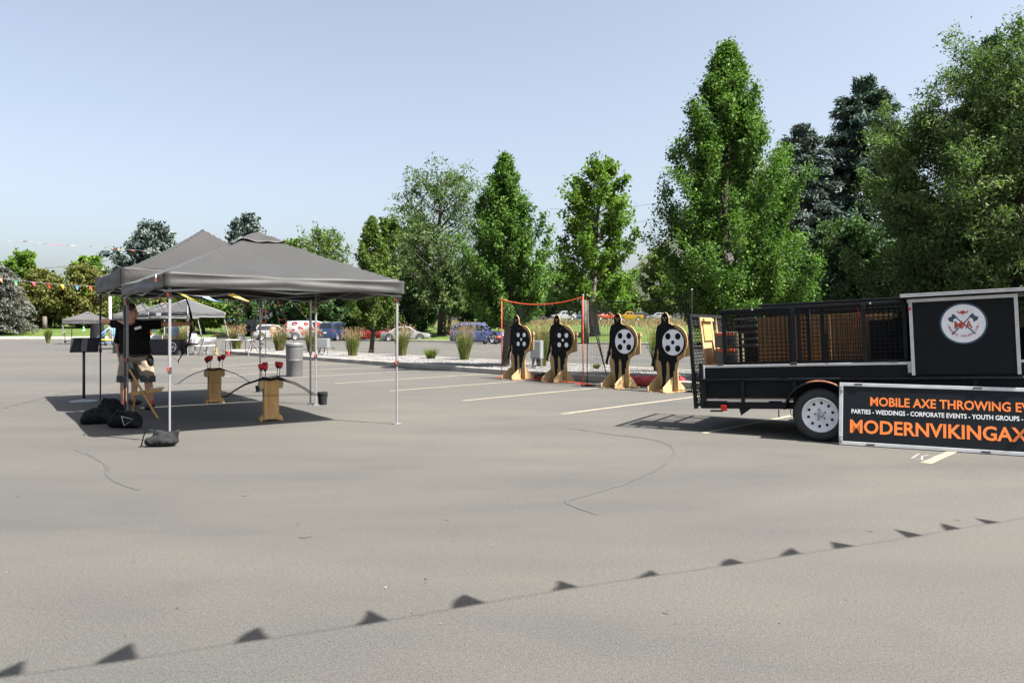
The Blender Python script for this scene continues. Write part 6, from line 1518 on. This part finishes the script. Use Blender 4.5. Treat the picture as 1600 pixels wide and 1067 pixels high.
# poles and wires
def upole(label, px, d, top, r, mat, arm=False, gz=None):
    x = XD(px, d); z0 = lawn_z(x, d) if gz is None else gz; root = empty('pole', (x, d, z0), 0, label, 'pole'); h = ZD(top, d) - z0; mb = MB(); mb.tube([(0, 0, -.1), (0, 0, h)], [r, r * .8], 10); mb.build('shaft', mat, root, smooth=True)
    if arm: mb = MB(); mb.box((0, 0, h - .6), (2.4, .14, .14)); mb.build('crossarm', mat, root)
    mb = MB(); mb.lathe([(r * .8, h), (r * .5, h + .05), (0, h + .06)], 10); mb.build('top_cap', mat, root)
    return root
upole('tall timber pole rising above the grey-green spruce', 233, 120, 347, .22, POLEWOOD, True)
upole('pale post on the left lawn below the golden trees', 70, 98, 495, .30, BARKGREY); upole('pale slim post seen between the dark and silver canopy legs', 172, 85, 464, .16, PLATE)
upole('thick grey post on the lawn where the orange and black nets meet', 914, 61, 470, .33, BARKGREY, gz=.15)
for k, (a, b, s, lab) in enumerate([((860, 326, 150), (1075, 308, 150), 1.0, 'upper power line crossing behind the oak'), ((880, 350, 150), (1075, 330, 150), 1.2, 'lower power line crossing behind the oak'), ((-40, 418, 118), (233, 392, 120), 1.2, 'sagging power line left of the rear canopy')]):
    P_ = catenary(PD(*a), PD(*b), s, 16); e = empty('power_line', P_[0], 0, lab, 'cable', 'power lines'); mb = MB(); mb.tube([p - P_[0] for p in P_], .03, 4); mb.build('wire', DARKMETAL, e)

# ------------------------------------------------------------------ cars
def paint(name, col): return M('car_paint_' + name, col, 0.25, 0.15, var=.04, scale=2, coat=0.8)
def car(label, pos, rz, L, W, H, style, pm, group, rail=False, z=0.0, cat='car', name='parked_car', decals=False, bike=False):
    """local +X is the nose; lofted body, glass, wheels, lamps"""
    root = empty(name, (pos[0], pos[1], z), rz, label, cat, group); hw = W / 2
    gc = .19; belt = {'sedan': .62, 'suv': .60, 'van': .56, 'pickup': .60, 'hatch': .60}[style] * H; hood = {'sedan': .60, 'suv': .60, 'van': .58, 'pickup': .62, 'hatch': .60}[style] * H
    # stations: x fraction from tail (0) to nose (1), top height, is cabin
    ST = {'sedan': [(0, .52), (.03, .60), (.17, .64), (.33, .96), (.48, 1.0), (.60, .96), (.76, .62), (.93, .54), (1, .42)],
          'hatch': [(0, .50), (.02, .64), (.10, .93), (.25, 1.0), (.48, 1.0), (.60, .95), (.75, .63), (.93, .55), (1, .42)],
          'suv': [(0, .48), (.02, .62), (.07, .95), (.25, 1.0), (.52, 1.0), (.62, .96), (.74, .64), (.94, .57), (1, .42)],
          'van': [(0, .45), (.01, .60), (.03, .97), (.3, 1.0), (.66, 1.0), (.74, .95), (.86, .62), (.96, .53), (1, .40)],
          'pickup': [(0, .58), (.02, .60), (.38, .60), (.41, .96), (.55, 1.0), (.63, .96), (.73, .64), (.94, .58), (1, .45)]}[style]
    xs = [s[0] for s in ST]
    def topz(f):
        for (a, za), (b, zb_) in zip(ST, ST[1:]):
            if f <= b: return (za + (zb_ - za) * (f - a) / (b - a)) * H
        return ST[-1][1] * H
    def ring(f):
        x = (f - .5) * L; zt_ = topz(f); e = 1 - .16 * abs(2 * f - 1) ** 5; w = hw * e; zb_ = gc + .05 * abs(2 * f - 1) ** 6
        bl = min(belt, zt_); cab = max(0, zt_ - belt); wt = w * (1 - .24 * min(1, cab / (.36 * H))) if cab > .02 else w * .93
        half = [(0, zb_), (w * .90, zb_), (w * .98, zb_ + .10), (w, (zb_ + bl) * .52), (w * .975, bl - .015), (w * .955 if cab > .02 else w * .93, bl), (wt, zt_ - min(.05, cab * .3) if cab > .02 else zt_ - .0), (wt * .86, zt_ + .006), (0, zt_ + (.022 if cab > .02 else .012))]
        return [Vector((x, y, z_)) for y, z_ in half]
    fr = sorted(set([round(q, 4) for q in list(np.linspace(0, 1, 34))] + xs)); rings = [ring(f) for f in fr]; n = 9; mb = MB()
    for r_ in rings: mb.v += [tuple(p) for p in r_] + [(p.x, -p.y, p.z) for p in r_]
    for i in range(len(rings) - 1):
        for k in range(n - 1):
            a, b = i * 2 * n + k, (i + 1) * 2 * n + k; mb.f.append((a, b, b + 1, a + 1)); a += n; b += n; mb.f.append((a, a + 1, b + 1, b))
    for i in (0, len(rings) - 1):
        o_ = i * 2 * n; fc = [o_ + k for k in range(n)] + [o_ + n + k for k in reversed(range(n))]; mb.f.append(tuple(fc if i == 0 else fc[::-1]))
    body = mb.build('body', pm, root); smooth_by_angle(body, 32)
    # glass from the same loft
    cf0 = [s for s in ST if s[1] > .9]; f0, f1 = cf0[0][0], cf0[-1][0]; i0 = ST.index(cf0[0]); i1 = ST.index(cf0[-1]); fb, ff = ST[i0 - 1][0], ST[i1 + 1][0]
    def side_pt(f, t, off=.010):
        r_ = ring(f); a, b = r_[5], r_[6]; p = a.lerp(b, t); return Vector((p.x, p.y + off, p.z + .002))
    def pane(fa0, fa1, fb0, fb1, s, nm='side_window'):
        mb = MB(); mb.grid(lambda u, v: (lambda p: (p.x, p.y * s, p.z))(side_pt((fa0 + (fa1 - fa0) * u) * (1 - v) + (fb0 + (fb1 - fb0) * u) * v, .10 + .78 * v)), 6, 3); o_ = mb.build(nm, GLASS, body); smooth_by_angle(o_, 60)
    r0 = fb + (f0 - fb) * .45; r1 = ff - (ff - f1) * .25; gaps = [.0, .36, .70, 1.0] if style in ('suv', 'van', 'hatch') else [.0, .48, 1.0]
    for s in (-1, 1):
        for g0, g1 in zip(gaps, gaps[1:]):
            lo0, lo1 = r0 + (r1 - r0) * g0 + .006, r0 + (r1 - r0) * g1 - .006; up0, up1 = f0 + .01 + (f1 - .005 - f0) * g0 + .006, f0 + (f1 - f0) * g1 - .006; 
            if decals and g0 < .6: continue
            pane(lo0, lo1, up0, up1, s)
    def screen(fl, fh, nm):
        mb = MB()
        def fn(u, v):
            f = fl + (fh - fl) * v; r_ = ring(f); w = r_[7].y * 1.0; y = (u - .5) * 2 * w * .98; p = Vector((r_[7].x, y, r_[7].z + .016 * (1 - (2 * u - 1) ** 2) + .012)); s = 1 if fl > .5 else -1; return (p.x + .010 * s, p.y, p.z)
        mb.grid(fn, 8, 5); smooth_by_angle(mb.build(nm, GLASS, body), 60)
    screen(ff - (ff - f1) * .10, f1 + (ff - f1) * .12, 'windscreen'); screen(fb + (f0 - fb) * .22, f0 - (f0 - fb) * .06, 'rear_window')
    # wheels
    wr = .335 if style in ('sedan', 'hatch') else .37
    for fx in (.19, .81):
        for s in (-1, 1):
            x = (fx - .5) * L; ro = Matrix.Rotation(R(-90 * s), 3, 'X'); w = empty('wheel', (x, s * (hw - .10), wr)); w.parent = root
            mb = MB(); mb.lathe([(wr * 1.13, .112), (wr * 1.13, .116), (0, .116)], 28, (0, 0, .01), ro, cap=False); mb.build('arch_shadow', BLACKINK, w) if False else None
            mb = MB(); mb.lathe([(wr * .64, -.10), (wr * .95, -.10), (wr, -.07), (wr, .08), (wr * .95, .115), (wr * .66, .118)], 28, (0, 0, 0), ro, cap=False); mb.build('tyre', RUBBER, w, smooth=True)
            mb = MB(); mb.lathe([(wr * .66, .112), (wr * .60, .095), (wr * .2, .085), (0, .09)], 20, (0, 0, 0), ro, cap=False); mb.build('rim', CHROME, w, smooth=True)
            mb = MB(); mb.tube([(x + (wr + .055) * math.cos(a * .1745), s * (hw * .985), wr + (wr + .055) * math.sin(a * .1745)) for a in range(19)], .030, 5); mb.build('wheel_arch', BLACKINK if style in ('suv', 'pickup') else RUBBER, body, smooth=True)
            for k in range(5): a = k * 1.2566; mb = MB(); mb.lathe([(wr * .13, .100), (wr * .13, .104), (0, .104)], 10, ro @ Vector((wr * .40 * math.cos(a), wr * .40 * math.sin(a), 0)), ro); mb.build('rim_gap', BLACKINK, w)
    for s in (-1, 1):
        mb = MB(); mb.ell((L * .475, s * hw * .70, H * .42), (.10, hw * .20, .07), None, 10, 7); mb.build('headlight', LAMPCLEAR, body, smooth=True)
        mb = MB(); mb.box((-L * .487, s * hw * .76, H * (.52 if style != 'suv' else .56)), (.09, hw * .26, .16 if style in ('suv', 'van') else .11)); mb.build('tail_light', LAMPRED, body, bevel=.02)
        mb = MB(); mb.ell((L * .135 if style != 'van' else L * .30, s * (hw + .07), belt + .05), (.06, .09, .07), None, 10, 7); mb.build('mirror', pm, body, smooth=True)
        for fx in (.35, .53): mb = MB(); mb.box(((fx - .5) * L, s * (hw * .985 + .006), belt - .12), (.16, .02, .03)); mb.build('door_handle', CHROME if style == 'sedan' else pm, body, bevel=.006)
        if rail: mb = MB(); mb.tube([((f0 - .46) * L, s * hw * .66, H + .02), ((f0 - .44) * L, s * hw * .66, H + .06), ((f1 - .54) * L, s * hw * .66, H + .06), ((f1 - .52) * L, s * hw * .66, H + .02)], .022, 6); mb.build('roof_rail', GREYMETAL, body, smooth=True)
    mb = MB(); mb.box((-L * .497, 0, .34), (.05, W * .8, .22)); mb.build('rear_bumper', DARKMETAL if style in ('suv', 'pickup') else pm, body, bevel=.03)
    mb = MB(); mb.box((-L * .502, 0, H * .45), (.03, .32, .15)); mb.build('number_plate', PLATE, body, bevel=.004)
    if decals:
        for k, (fx, zz, w_, a) in enumerate([(.18, .86, .50, .2), (.30, .62, .42, -.4), (.13, .48, .46, .7), (.42, .84, .38, -.2), (.52, .56, .52, .3), (.66, .80, .40, .1), (.62, .36, .44, -.3), (.36, .38, .40, .4)]):
            for s in (-1, 1):
                x = (fx - .5) * L; z_ = zz * H; rg = ring(fx); y = None
                for p, q in zip(rg[2:], rg[3:]):
                    if p.z <= z_ <= q.z: y = p.y + (q.y - p.y) * (z_ - p.z) / max(q.z - p.z, 1e-6)
                if y is None: continue
                mb = MB(); c_ = Vector((x, (y + .012) * s, z_)); mb.tube([c_ + Vector((w_ * .5 * math.cos(t * .393) * math.cos(a) - w_ * .24 * math.sin(t * .393) * math.sin(a), 0, w_ * .5 * math.cos(t * .393) * math.sin(a) + w_ * .24 * math.sin(t * .393) * math.cos(a))) for t in range(17)], .062, 5); mb.build('lip_print', LAMPRED if k % 2 else REDCLOTH, body, smooth=True)
        for k, (y_, zz) in enumerate([(-.5, .80), (.35, .62), (-.1, .45)]):
            mb = MB(); mb.tube([(-L * .5 + .0 + .02 * (zz > .6), y_ + .26 * math.cos(t * .393), zz * H + .13 * math.sin(t * .393)) for t in range(17)], .055, 5); mb.build('lip_print', LAMPRED, body, smooth=True)
    return root
CG = 'cars parked along the lawn kerb'
WHITE = paint('white', (.27, .275, .28)); PEARL = paint('pearl', (.22, .225, .23)); BLUE = paint('blue', (.014, .032, .085)); REDP = paint('red', (.42, .014, .012)); PURP = paint('purple_blue', (.065, .08, .20)); YEL = paint('yellow', (.36, .20, .008)); SILV = paint('silver', (.12, .125, .13)); DARKC = paint('graphite', (.03, .032, .036)); ORG = paint('orange_red', (.36, .045, .013))
def cp(px, d): return (XD(px, d), d)
car('white hatchback seen from behind left of the painted van', cp(427, 80), R(28), 4.3, 1.8, 1.62, 'hatch', WHITE, CG)
car('white van covered with red lip prints', cp(483, 81), R(22), 4.9, 1.95, 2.02, 'van', WHITE, CG, decals=True, cat='van', name='parked_van')
car('dark blue boxy car seen from the rear beside the painted van', cp(524, 76), R(76), 4.4, 1.85, 1.78, 'suv', BLUE, CG, rail=True)
car('glossy red car half hidden behind the slim pear trunk', cp(590, 78), R(55), 4.5, 1.82, 1.48, 'sedan', REDP, CG)
car('long white sedan in the shade left of the airy locust', cp(635, 73.5), R(-3), 4.75, 1.85, 1.44, 'sedan', WHITE, CG)
sub = car('purple-blue hatchback with roof rails and a rear rack', cp(748, 63), R(-10), 4.55, 1.82, 1.66, 'suv', PURP, CG, rail=True)
# bike rack arm with red tip on its nose side
bk = empty('wheeled_cart', (XD(768, 60.2), 60.2, 0), R(-8), 'low black cart with a red tip parked in front of the purple-blue car', 'cart'); mb = MB(); mb.bar((-.9, 0, .62), (.55, 0, .50), .05, .05); mb.bar((-.5, 0, .45), (.5, 0, .42), .05, .05); mb.build('rail', DARKMETAL, bk)
for k in range(4): mb = MB(); mb.bar((-.5 + k * .25, 0, .48), (-.35 + k * .25, -.3, .62), .03, .03); mb.build('rung', GREYMETAL, bk)
mb = MB(); mb.lathe([(.10, 0), (.13, .1), (.11, .28), (.05, .32)], 14, (.45, -.05, .50), Matrix.Rotation(R(75), 3, 'Y')); mb.build('red_tip', ORANGE, bk, smooth=True)
for x in (-.5, .35): mb = MB(); mb.lathe([(.16, -.04), (.2, 0), (.16, .04)], 16, (x, -.1, .2), Matrix.Rotation(R(90), 3, 'X')); mb.build('wheel', RUBBER, bk, smooth=True)
FC = 'cars in the far car park beyond the bank'
def far(px, d, rz, L, W, H, st, pm, label, **k): x, y = cp(px, d); car(label, (x, y), rz, L, W, H, st, pm, FC, z=lawn_z(x, y) + k.pop('dz', .02), **k)
far(881, 150, R(195), 4.7, 1.85, 1.75, 'suv', WHITE, 'white off-roader in the far park behind the second target')
far(905, 152, R(190), 4.6, 1.85, 1.45, 'sedan', BLUE, 'blue sedan in the far park right of the white off-roader')
far(938, 152, R(188), 4.9, 1.9, 1.8, 'suv', SILV, 'silver off-roader in the far park between the nets', rail=True)
far(948, 143, R(10), 4.5, 1.8, 1.4, 'sedan', ORG, 'orange-red sedan in the far park left of the yellow pickup')
far(984, 150, R(180), 5.2, 1.95, 1.75, 'pickup', YEL, 'bright yellow pickup in the far park', cat='pickup', name='parked_pickup')
far(1006, 158, R(0), 4.8, 1.85, 1.6, 'suv', DARKC, 'dark car in the far park behind the yellow pickup tail')
far(1029, 146, R(180), 4.7, 1.85, 1.46, 'sedan', PEARL, 'pale silver sedan in the far park behind the last target')
far(1062, 150, R(182), 4.7, 1.85, 1.5, 'sedan', DARKC, 'dark sedan at the right end of the far park'); far(1078, 144, R(185), 4.7, 1.85, 1.5, 'sedan', SILV, 'grey sedan in the far park beside the tailgate')
far(762, 155, R(180), 4.7, 1.85, 1.5, 'hatch', WHITE, 'white car in the far park above the purple-blue car'); far(735, 158, R(178), 4.7, 1.85, 1.5, 'sedan', SILV, 'grey car in the far park left of the white one')
